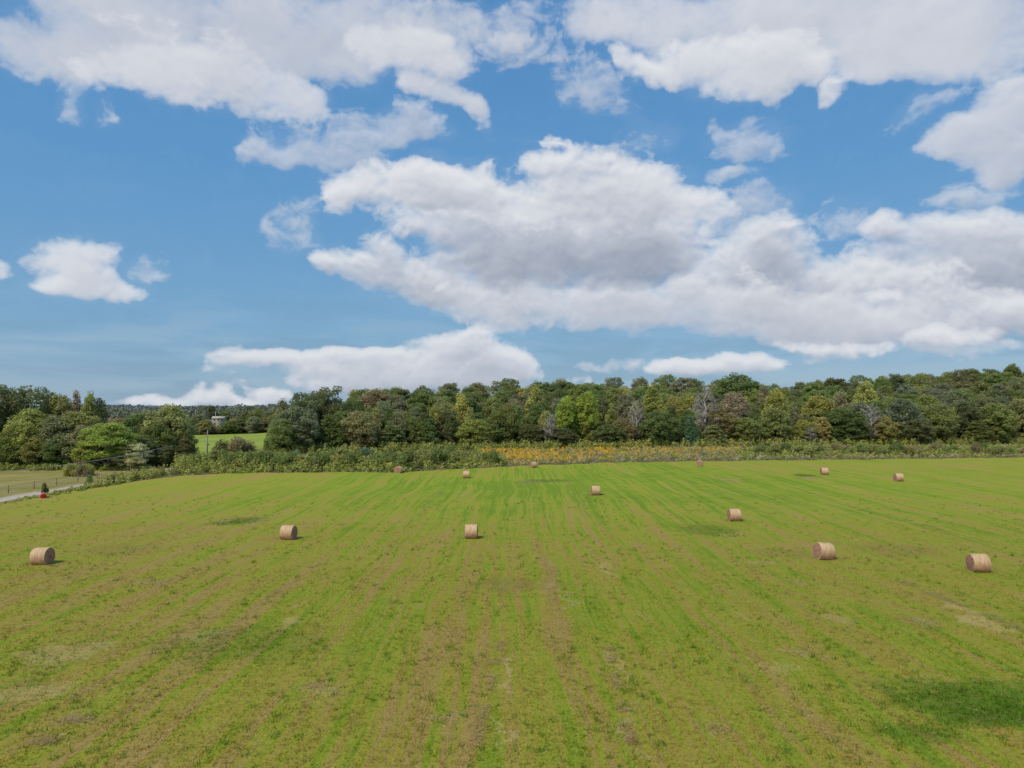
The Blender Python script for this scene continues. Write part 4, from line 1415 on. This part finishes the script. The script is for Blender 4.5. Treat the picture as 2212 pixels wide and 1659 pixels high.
if True:
    g = np.random.default_rng(52)

    def slivers(x, y, z, length, width, up, heading, spread):
        """flat thin triangles: x, y, z arrays of their feet"""
        n = len(x)
        th = heading + g.normal(0, spread, n)
        L = length * g.uniform(.5, 1.4, n)
        wv = width * g.uniform(.6, 1.4, n)
        dx, dy = np.cos(th), np.sin(th)
        a = np.stack([x - dy * wv, y + dx * wv, z], 1)
        b = np.stack([x + dy * wv, y - dx * wv, z + .004], 1)
        c = np.stack([x + dx * L, y + dy * L, z + up * L * g.uniform(.2, 1.2, n)], 1)
        return np.stack([a, b, c], 1).reshape(-1, 3)
    # taller tufts
    X0, Y0, K0 = [], [], []
    for (ya, yb, dens) in ((20, 40, 1.5), (40, 70, .7), (70, 110, .25)):
        n = int(1.5 * yb * (yb - ya) * dens)
        x = g.uniform(-.78 * yb, .78 * yb, n)
        y = g.uniform(ya, yb, n)
        keep = (x > -71) & (np.sin(x * .7 + 2 * np.sin(y * .13)) * np.sin(y * .21 + x * .17) > -.25)
        X0.append(x[keep]); Y0.append(y[keep]); K0.append(np.full(keep.sum(), 1.0))
    for (X, Y, rx, ry, n) in ((2130, 1530, 6.4, 2.6, 420), (2195, 1558, 4, 1.4, 200), (1990, 1590, 3, 1, 90), (2040, 1510, 2.5, .8, 60), (530, 1125, 3.4, 2.8, 90), (495, 1133, 3.0, 1.6, 50), (1738, 1031, 3.6, 3.5, 60), (1185, 1040, 5.6, 3.0, 60), (525, 1400, 7, 4, 120), (1575, 1160, 1.8, 1.2, 50)):
        x, y = ground_pt(X, Y)
        X0.append(x + g.normal(0, rx * .45, n)); Y0.append(y + g.normal(0, ry * .45, n)); K0.append(np.full(n, .62))
    X0, Y0, K0 = map(np.concatenate, (X0, Y0, K0))
    nb = 12
    rr = .05 + .05 * K0
    x = np.repeat(X0, nb) + g.normal(0, 1, len(X0) * nb) * np.repeat(rr, nb)
    y = np.repeat(Y0, nb) + g.normal(0, 1, len(X0) * nb) * np.repeat(rr, nb)
    hh = np.repeat(K0 * g.uniform(.07, .20, len(X0)), nb)
    th = g.uniform(0, 2 * np.pi, len(x))
    V = slivers(x, y, HF(x, y) - .01, hh, .018, 1.6, th, 0)
    tint = np.clip(np.repeat(g.uniform(.1, .7, len(X0)), nb) + g.normal(0, .12, len(x)), 0, 1)
    m_t = mat_leaf('tuft_grass', 1, 1, transl=.45, use_obj=False, stops=[(0, (.12, .22, .02)), (.4, (.17, .30, .025)), (.75, (.27, .37, .04)), (1, (.44, .42, .11))])
    o = link('grass', mesh_np('grass_tufts', V, np.arange(len(x) * 3), np.full(len(x), 3), m_t, {'tint': tint}))
    tag(o, 'taller green grass tufts scattered over the mown field, thick at the lower right', 'grass', kind='stuff')
    # loose straw: thin rows along the rake lines, and small heaps
    X0, Y0 = [], []
    for (xl, y0, y1, n, w) in ((-1.0, 27, 41, 1500, .16), (5.1, 27, 40, 1500, .16), (2.7, 48, 75, 600, .2), (3.6, 41, 62, 500, .25), (-8.5, 34, 60, 500, .2), (11.5, 27, 45, 600, .25), (30.5, 42, 56, 2200, .4), (14.5, 40, 66, 500, .3),
                               (-17, 30, 55, 700, .3), (-24, 31, 44, 900, .5), (20, 30, 52, 600, .3), (-36, 50, 90, 700, .4), (-12, 60, 120, 800, .35), (10, 70, 130, 800, .35), (33, 70, 130, 800, .4), (47, 60, 120, 700, .4)):
        y = g.uniform(y0, y1, n)
        u = np.sin(y * 1.7 + xl) * np.sin(y * .47 + xl * 2)
        k = u > -.15
        y = y[k]
        X0.append(xl + .35 * np.sin(y * .21 + xl) + g.normal(0, w, len(y)))
        Y0.append(y)
    for (X, Y, rx, ry, n) in ((165, 1568, .45, .3, 420), (100, 1615, .35, .25, 260), (330, 1263, .9, .5, 350), (1985, 1350, .8, .5, 500), (2010, 1365, .4, .3, 150), (130, 1420, 1.8, 1.2, 500), (60, 1510, 2.2, .9, 600), (1650, 1222, .9, .7, 220), (1582, 1041, 1.7, 1.4, 500), (1750, 1037, 1.4, 1.2, 300), (1190, 1275, .5, .6, 150), (680, 1495, .3, .25, 120), (700, 1510, .9, .6, 220), (1730, 1265, .7, .8, 180), (1720, 1425, .6, .4, 180), (960, 1570, .5, .3, 140), (440, 1385, 1.6, 1.0, 300), (1550, 1595, .4, .3, 140), (1800, 1350, .9, .9, 220)):
        x, y = ground_pt(X, Y)
        X0.append(x + g.normal(0, rx, n)); Y0.append(y + g.normal(0, ry, n))
    for (X, Y) in ((83, 1221), (620, 1166), (1017, 1164), (1287, 1070), (1589, 1126), (1785, 1210), (2122, 1237)):
        x, y = ground_pt(X, Y)
        X0.append(x + g.normal(0, .75, 320)); Y0.append(y + .2 + g.normal(0, .7, 320))
    n = 17000
    y = 24 + 90 * g.random(n) ** 1.3
    X0.append(g.uniform(-.75, .75, n) * y); Y0.append(y)
    x, y = np.concatenate(X0), np.concatenate(Y0)
    k = x > -71
    x, y = x[k], y[k]
    far = np.clip(y / 45, 1, 2.5)
    V = slivers(x, y, HF(x, y) + g.uniform(.02, .08, len(x)), .22 * far, .011 * far, .12, g.uniform(0, 6.28, len(x)), 0)
    m_s = mat_leaf('loose_straw', 1, 1, transl=.1, use_obj=False, stops=[(0, (.34, .22, .09)), (.5, (.46, .32, .14)), (1, (.58, .42, .21))])
    o = link('straw', mesh_np('straw', V, np.arange(len(x) * 3), np.full(len(x), 3), m_s, {'tint': g.random(len(x))}))
    tag(o, 'loose pale straw lying in thin rows and small heaps on the mown field', 'straw', kind='stuff')

# ------------------------------------------------------------------ hay bales
def mat_bale_side():
    m = new_mat('bale_side_straw')
    t = NT(m.node_tree)
    tc = t.n('ShaderNodeTexCoord')
    oi = t.n('ShaderNodeObjectInfo')
    O = tc.outputs['Object']
    s = t.sep(O)
    ang = t.math('ARCTAN2', s[1], s[2])
    rnd = oi.outputs['Random']
    V = t.comb(t.math('MULTIPLY', s[0], 9.0), t.math('MULTIPLY', ang, 0.9), t.math('MULTIPLY', rnd, 37.0))
    band = t.noise(V, 1.0, 5, 0.65, dist=.4)
    fib = t.noise(t.comb(t.math('MULTIPLY', s[0], 60.0), t.math('MULTIPLY', ang, 5.0), rnd), 1.0, 4, .7)
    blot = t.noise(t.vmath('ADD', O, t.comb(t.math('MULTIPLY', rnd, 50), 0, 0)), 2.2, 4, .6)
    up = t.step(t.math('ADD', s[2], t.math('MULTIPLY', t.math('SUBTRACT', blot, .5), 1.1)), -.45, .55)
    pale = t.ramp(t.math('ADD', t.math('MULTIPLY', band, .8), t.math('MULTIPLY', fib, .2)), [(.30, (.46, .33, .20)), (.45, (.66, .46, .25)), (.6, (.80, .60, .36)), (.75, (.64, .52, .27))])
    worn_shaded = t.ramp(band, [(.3, (.42, .22, .13)), (.6, (.62, .37, .23)), (.8, (.72, .49, .31))])  # browner lower side: weathering plus shade put into the colour
    c = t.mix(t.math('MULTIPLY', up, .9), worn_shaded, pale)
    c = t.mix(1.0, c, t.ramp(fib, [(.25, (.6, .6, .6)), (.5, (1, 1, 1)), (.8, (1.25, 1.25, 1.2))]), 'MULTIPLY')
    return surf(m, t, c, .85, t.math('ADD', fib, band), .03, .9, spec=.2)


def mat_bale_end():
    m = new_mat('bale_end_straw')
    t = NT(m.node_tree)
    tc = t.n('ShaderNodeTexCoord')
    O = tc.outputs['Object']
    s = t.sep(O)
    oi = t.n('ShaderNodeObjectInfo')
    r = t.math('SQRT', t.math('ADD', t.math('MULTIPLY', s[1], s[1]), t.math('MULTIPLY', s[2], s[2])))
    ang = t.math('ARCTAN2', s[1], s[2])
    nz = t.noise(t.vmath('ADD', O, t.comb(t.math('MULTIPLY', oi.outputs['Random'], 30), 0, 0)), 5.0, 5, .65)
    sp = t.math('SINE', t.math('ADD', t.math('ADD', t.math('MULTIPLY', r, 52.0), ang), t.math('MULTIPLY', nz, 9.0)))
    fine = t.noise(O, 34, 4, .7)
    v = t.math('ADD', t.math('MULTIPLY', sp, .16), t.math('ADD', t.math('MULTIPLY', nz, .55), t.math('MULTIPLY', fine, .3)))
    c = t.ramp(v, [(.18, (.20, .10, .06)), (.4, (.43, .23, .15)), (.6, (.58, .34, .23)), (.85, (.72, .49, .34))])
    rim = t.step(r, .60, .74)
    c = t.mix(t.math('MULTIPLY', rim, .55), c, (.50, .41, .25))
    return surf(m, t, c, .9, v, .05, 1.0, spec=.1)


def make_bale(seed, sag):
    R0, L = .76, 1.26
    g = np.random.default_rng(seed)
    n, k = 64, 15
    vs = []
    rr = lambda th, u: R0 * (1 - .035 * abs(2 * u - 1) ** 4) * (1 + .016 * math.sin(th * 3 + seed) + .011 * math.sin(th * 7 + u * 5 + seed) + .007 * math.sin(u * 34 + seed) - sag * .05 * math.cos(th) + sag * .04 * abs(math.sin(th)))
    def P(th, u, f=1.0, dx=0.0):
        r = rr(th, u) * f
        z = r * math.cos(th)
        y = r * math.sin(th)
        if z < -R0 * .93:
            z = -R0 * .93 - (abs(z) - R0 * .93) * .15     # flattened where it rests
        return ((u - .5) * L + dx, y, z)
    for j in range(k):
        u = j / (k - 1)
        for i in range(n):
            th = 2 * math.pi * i / n
            p = P(th, u)
            e = g.normal(0, .006, 3)
            vs.append((p[0] + (e[0] if 0 < j < k - 1 else 0), p[1] + e[1], p[2] + e[2]))
    fs = []
    for j in range(k - 1):
        for i in range(n):
            fs.append((j * n + i, j * n + (i + 1) % n, (j + 1) * n + (i + 1) % n, (j + 1) * n + i))
    mb = MB()
    mb.add(vs, fs)
    # loose straws
    for q in range(1100):
        th, u = g.uniform(0, 2 * math.pi), g.uniform(.02, .98)
        a = Vector(P(th, u, .995))
        d = (Vector((0, math.sin(th), math.cos(th))) * g.uniform(.15, .7) + Vector(g.normal(size=3)) * .7).normalized()
        b = a + d * g.uniform(.05, .14)
        w = Vector(g.normal(size=3)).normalized() * .008
        mb.add([a - w, a + w, b], [(0, 1, 2)])
    side = mb.mesh('roll', mat_bale_side(), True)
    ends = []
    for sgn in (-1, 1):
        u = 0 if sgn < 0 else 1
        vs, fs = [], []
        rings = 12
        for j in range(rings + 1):
            f = 1 - j / rings * .985
            for i in range(n):
                th = 2 * math.pi * i / n
                dep = sgn * (.028 * (1 - f) * 2 + .012 * math.sin(f * 30 + th) + g.normal(0, .010) * (0 if j == 0 else 1))
                p = P(th, u, f)
                vs.append((p[0] + dep * (0 if j == 0 else 1), p[1], p[2]))
        for j in range(rings):
            for i in range(n):
                q = (j * n + i, j * n + (i + 1) % n, (j + 1) * n + (i + 1) % n, (j + 1) * n + i)
                fs.append(q[::-1] if sgn < 0 else q)
        fs.append(tuple(rings * n + i for i in range(n)))
        mb = MB()
        mb.add(vs, fs)
        for q in range(200):
            th, f = g.uniform(0, 2 * math.pi), math.sqrt(g.random()) * .97
            a = Vector(P(th, u, f)) + Vector((sgn * .02, 0, 0))
            d = (Vector((sgn * .6, 0, 0)) + Vector(g.normal(size=3)) * .6).normalized()
            b = a + d * g.uniform(.04, .12)
            w = Vector(g.normal(size=3)).normalized() * .008
            mb.add([a - w, a + w, b], [(0, 1, 2)])
        ends.append(mb.mesh('end_face', M_BEND, True))
    return side, ends, R0


if True:
    M_BEND = mat_bale_end()
    bales_v = [make_bale(3, .3), make_bale(8, 1.0), make_bale(15, .6)]
    R0 = bales_v[0][2]
    BALES = [  # X, Y of the foot, turn of the axis (deg from across the view), size, label
        (83, 1221, 0, 1.0, 'leftmost round hay bale, alone near the left frame edge'),
        (620, 1166, -8, 1.0, 'round hay bale on the left, beyond the leftmost bale and left of centre'),
        (1017, 1164, 0, .98, 'narrow-looking round hay bale seen side-on in the middle of the field'),
        (1007, 1033, 2, .95, 'small pale bale seen side-on, behind the middle bale'),
        (860, 1022, 78, 1.0, 'far hay bale showing its round end, at the foot of the left brush'),
        (1152, 1010.5, 32, .95, 'far hay bale at the field edge below the orange goldenrod'),
        (1512, 1007.5, 68, 1.0, 'far hay bale showing its reddish round end, near the goldenrod strip'),
        (1287, 1070, 4, 1.0, 'hay bale right of centre, halfway to the far field edge'),
        (1589, 1126, 0, 1.0, 'hay bale with left end visible, right of the square mown patch'),
        (1783, 1026, -4, 1.0, 'far right hay bale beside a dark green tuft'),
        (1944, 1040, 0, 1.0, 'farther of the two rightmost bales, below the right brush belt'),
        (1785, 1210, 8, 1.02, 'near hay bale with pale stripes, slightly tilted, second from the right in front'),
        (2122, 1237, -6, 1.0, 'nearest hay bale at the right, pale striped with brown left end'),
    ]
    side_m, first = None, None
    for (X, Y, rot, sc, lab) in BALES:
        x, y = ground_pt(X, Y)
        y += .35
        z = float(HF(x, y)) + R0 * .93 * sc - .03
        x, y = ground_pt(X, Y)
        # sight line meets the swell slightly nearer
        t = (CAM_Z - float(HF(x, y))) / CAM_Z
        x, y = x * t, y * t + .5
        root = empty('hay_bale', (x, y, z), R(rot), (sc, sc, sc))
        root.rotation_euler = (0, R({1785: 5, 83: -1.5, 2122: -1}.get(X, 0)), R(rot))
        tag(root, lab, 'hay bale', 'round hay bales lying on the mown field')
        sp = rng.uniform(0, 6.28) * 0
        side, ends, _ = bales_v[int(X * 7 + Y) % 3]
        o = link('roll', side, root)
        for e in ends:
            link('end_face', e, root)

# ------------------------------------------------------------------ lane furniture
def simple(name, c, rough=.7, metal=0.0):
    m = new_mat(name)
    t = NT(m.node_tree)
    geo = t.n('ShaderNodeNewGeometry')
    nz = t.noise(geo.outputs['Position'], 6, 4, .6)
    col = t.mix(1.0, c, t.ramp(nz, [(.3, (.75, .75, .75)), (.7, (1.15, 1.15, 1.15))]), 'MULTIPLY')
    surf(m, t, col, rough, nz, .02, .3)
    return m


if True:
    M_WOODPOST = simple('weathered_post', (.24, .20, .16), .9)
    M_WIRE = simple('dull_wire', (.30, .29, .28), .6)
    M_RED = simple('red_plastic', (.52, .025, .03), .45)
    M_PINK = simple('faded_pink_plastic', (.55, .34, .33), .6)
    # fence
    fence = empty('farm_fence', (-81.2, 100, 0))
    tag(fence, 'grey wire fence with wooden posts running beside the gravel lane', 'fence')
    ys = np.arange(60, 168, 6.2)
    gf = np.random.default_rng(8)
    pt = []
    for yv in ys:
        mb = MB()
        dx = gf.normal(0, .05)
        xx = float(lane_c(yv)) + 76.2 + dx
        mb.tube([(xx, yv - 100, -.2), (xx + gf.normal(0, .03), yv - 100, 1.28)], [.075, .065], 8)
        o = link('post', mb.mesh('post', M_WOODPOST), fence)
        pt.append((xx, yv - 100))
    for hz in (.35, .65, .95, 1.2):
        mb = MB()
        line, rad = [], []
        for i in range(len(pt) - 1):
            for k in range(4):
                u = k / 4
                line.append((pt[i][0] * (1 - u) + pt[i + 1][0] * u, pt[i][1] * (1 - u) + pt[i + 1][1] * u, hz - .05 * math.sin(math.pi * u) + gf.normal(0, .006)))
                rad.append(.022)
        mb.tube(line, rad, 5)
        link('wire', mb.mesh('wire', M_WOODPOST if hz > 1 else M_WIRE), fence)
    # utility poles and the line between them
    pole_pos = [(-79.5, 186, 8.0), (-79.5, 62, 8.0)]
    for i, (px, py, ph) in enumerate(pole_pos):
        po = empty('utility_pole', (px, py, 0))
        tag(po, ['thin grey utility pole standing in front of the distant field', 'grey utility pole beside the lane carrying the near end of the wire'][i], 'utility pole', 'utility poles along the lane')
        mb = MB()
        mb.tube([(0, 0, -.3), (0, 0, ph * .5), (0, 0, ph)], [.15, .13, .11], 10)
        link('shaft', mb.mesh('shaft', M_WIRE, True), po)
        mb = MB()
        mb.tube([(0, 0, ph), (0, 0, ph + .12), (0, 0, ph + .22)], [.07, .11, .05], 8)
        link('insulator', mb.mesh('insulator', simple('pale_ceramic', (.7, .7, .68), .4), True), po)
        mb = MB()
        mb.box((.32, 0, ph * .56), (.34, .2, .45))
        mb.box((.16, 0, ph * .56), (.12, .08, .06))
        link('meter_box', mb.mesh('meter_box', M_WIRE), po)
    mb = MB()
    line = []
    for k in range(41):
        u = k / 40
        yv = 186 + (62 - 186) * u
        z = 6.6 - 4 * 2.9 * u * (1 - u)
        line.append((-79.5, yv, z))
    mb.tube(line, [.045] * 41, 6)
    wr = link('power_line', mb.mesh('power_line', simple('pale_cable', (.42, .42, .40), .5), True))
    tag(wr, 'single pale cable sagging from the thin pole across the grove foot', 'cable')
    # red barrel in the weeds
    x, y = ground_pt(93, 1077)
    br = empty('barrel', (x, y, .42), R(35))
    tag(br, 'small red barrel with faded pink side lying in weeds beside the lane', 'barrel')
    prof = [(-.48, .0), (-.48, .37), (-.45, .41), (-.36, .41), (-.34, .43), (-.30, .43), (-.28, .41), (0, .42), (.28, .41), (.30, .43), (.34, .43), (.36, .41), (.45, .41), (.48, .37), (.48, 0)]
    for part, rng_ in (('body', (3, 13)), ('end_cap', (10, 14)), ('end_cap', (0, 3))):
        pr = prof[rng_[0]:rng_[1] + 1]
        if part == 'end_cap' and rng_[0] == 10:
            pr = prof[11:]
        if part == 'body':
            pr = prof[3:12]
        vs, fs = [], []
        for (u, r) in pr:
            for i in range(24):
                th = 2 * math.pi * i / 24
                vs.append((r * math.cos(th), u, r * math.sin(th)))
        for j in range(len(pr) - 1):
            for i in range(24):
                fs.append((j * 24 + i, j * 24 + (i + 1) % 24, (j + 1) * 24 + (i + 1) % 24, (j + 1) * 24 + i))
        mb = MB()
        mb.add(vs, fs)
        o = link(part, mb.mesh(part, M_PINK if part == 'body' else M_RED, True), br)
    mb = MB()
    mb.tube([(.16, -.49, .12), (.16, -.53, .12)], [.05, .045], 10)
    link('bung', mb.mesh('bung', M_RED), br)

    # far buildings -------------------------------------------------
    def house(X, y, z, wx, dy, hw, hr, wall, roof, label, wins, rz=0.0, chimney=False, hip=False):
        x = (X - 1106) / F * y
        root = empty('house', (x, y, z), rz)
        tag(root, label, 'house', 'buildings beyond the distant field')
        mb = MB()
        a, b = wx / 2, dy / 2
        vs = [(-a, -b, -1), (a, -b, -1), (a, b, -1), (-a, b, -1), (-a, -b, hw), (a, -b, hw), (a, b, hw), (-a, b, hw), (-a, 0, hw + hr), (a, 0, hw + hr)]
        mb.add(vs, [(0, 1, 5, 4), (1, 2, 6, 9, 5), (2, 3, 7, 6), (3, 0, 4, 8, 7)])
        link('wall', mb.mesh('wall', wall), root)
        mb = MB()
        o_ = .4
        k = hr / b
        for sgn in (-1, 1):
            y0, z0 = sgn * (b + o_), hw - k * o_
            vs = [(-a - o_, y0, z0), (a + o_, y0, z0), (a + o_, 0, hw + hr), (-a - o_, 0, hw + hr)]
            vs = [(p[0], p[1], p[2] + .05) for p in vs] + [(p[0], p[1], p[2] + .22) for p in vs]
            mb.add(vs, [(0, 1, 2, 3)[::-1], (4, 5, 6, 7), (0, 1, 5, 4), (1, 2, 6, 5), (3, 0, 4, 7)])
        rf = link('roof', mb.mesh('roof', roof), root)
        if chimney:
            mb = MB()
            mb.box((a * .4, 0, hw + hr + .3), (.7, .7, 1.6))
            link('chimney', mb.mesh('chimney', simple('brick_red', (.25, .12, .08))), rf)
        for (wxp, wz, ww, wh, nm) in wins:
            mb = MB()
            mb.box((wxp, -b - .03, wz), (ww + .2, .1, wh + .2))
            wnd = link(nm, mb.mesh(nm, simple('trim_white', (.7, .7, .68))), root)
            mb = MB()
            mb.box((wxp, -b - .09, wz), (ww, .04, wh))
            link('pane' if nm == 'window' else 'leaf', mb.mesh('pane', simple('dark_glass', (.06, .07, .08), .2)), wnd)
        return root
    wy = simple('cream_siding', (.52, .50, .36))
    ww_ = simple('white_siding', (.66, .66, .62))
    rg = simple('grey_roof', (.30, .30, .29))
    rw = simple('white_metal_roof', (.75, .76, .78), .4)
    rd = simple('dark_roof', (.07, .06, .06))
    house(474, 522, 0, 8.2, 7, 7.2, 1.3, wy, wy, 'cream two-storey house among far trees beyond the distant field', [(-2.4, 6.4, .9, 1.2, 'window'), (.2, 6.4, .9, 1.2, 'window'), (2.6, 6.4, .9, 1.2, 'window'), (2.3, 3.4, .9, 1.2, 'window'), (-2.3, 3.4, .9, 1.2, 'window'), (0, 1.1, 1.0, 2.1, 'door')], .15)
    house(457, 525, 0, 6, 5, 5.0, 1.0, ww_, rg, 'pale low annex left of the cream house', [(-1, 3.6, 1, 1, 'window'), (1, 3.6, 1, 1, 'window')], .15)
    house(566, 520, 2.2, 6, 6, 3.0, 1.8, ww_, rw, 'white-roofed house showing above trees near the wood corner', [(-2, 1.6, 1, 1, 'window'), (2, 1.6, 1, 1, 'window')], -.2)
    house(408, 470, 2.2, 7, 6, 3.0, 1.4, simple('brown_boards', (.12, .08, .06)), rd, 'dark roofed shed among far trees left of the cream house', [(0, 1.4, 1.2, 1.6, 'door')], .1)
    po = empty('utility_pole', ((466 - 1106) / F * 516, 516, 0))
    tag(po, 'tall pale pole standing in front of the cream far house', 'utility pole')
    mb = MB()
    mb.tube([(0, 0, 0), (0, 0, 12.2)], [.2, .16], 8)
    link('shaft', mb.mesh('shaft', simple('pale_pole', (.5, .5, .5)), True), po)
    mb = MB()
    mb.box((0, 0, 11.4), (1.8, .14, .16))
    link('crossarm', mb.mesh('crossarm', M_WIRE), po)

# ------------------------------------------------------------------ render settings
scene.view_settings.view_transform = 'Standard'
scene.view_settings.look = 'None'
scene.view_settings.exposure = 0
scene.view_settings.gamma = 1
scene.cycles.max_bounces = 5
scene.cycles.diffuse_bounces = 3
scene.cycles.glossy_bounces = 2
scene.cycles.transmission_bounces = 3
scene.cycles.transparent_max_bounces = 4
scene.cycles.use_denoising = True
scene.render.film_transparent = False
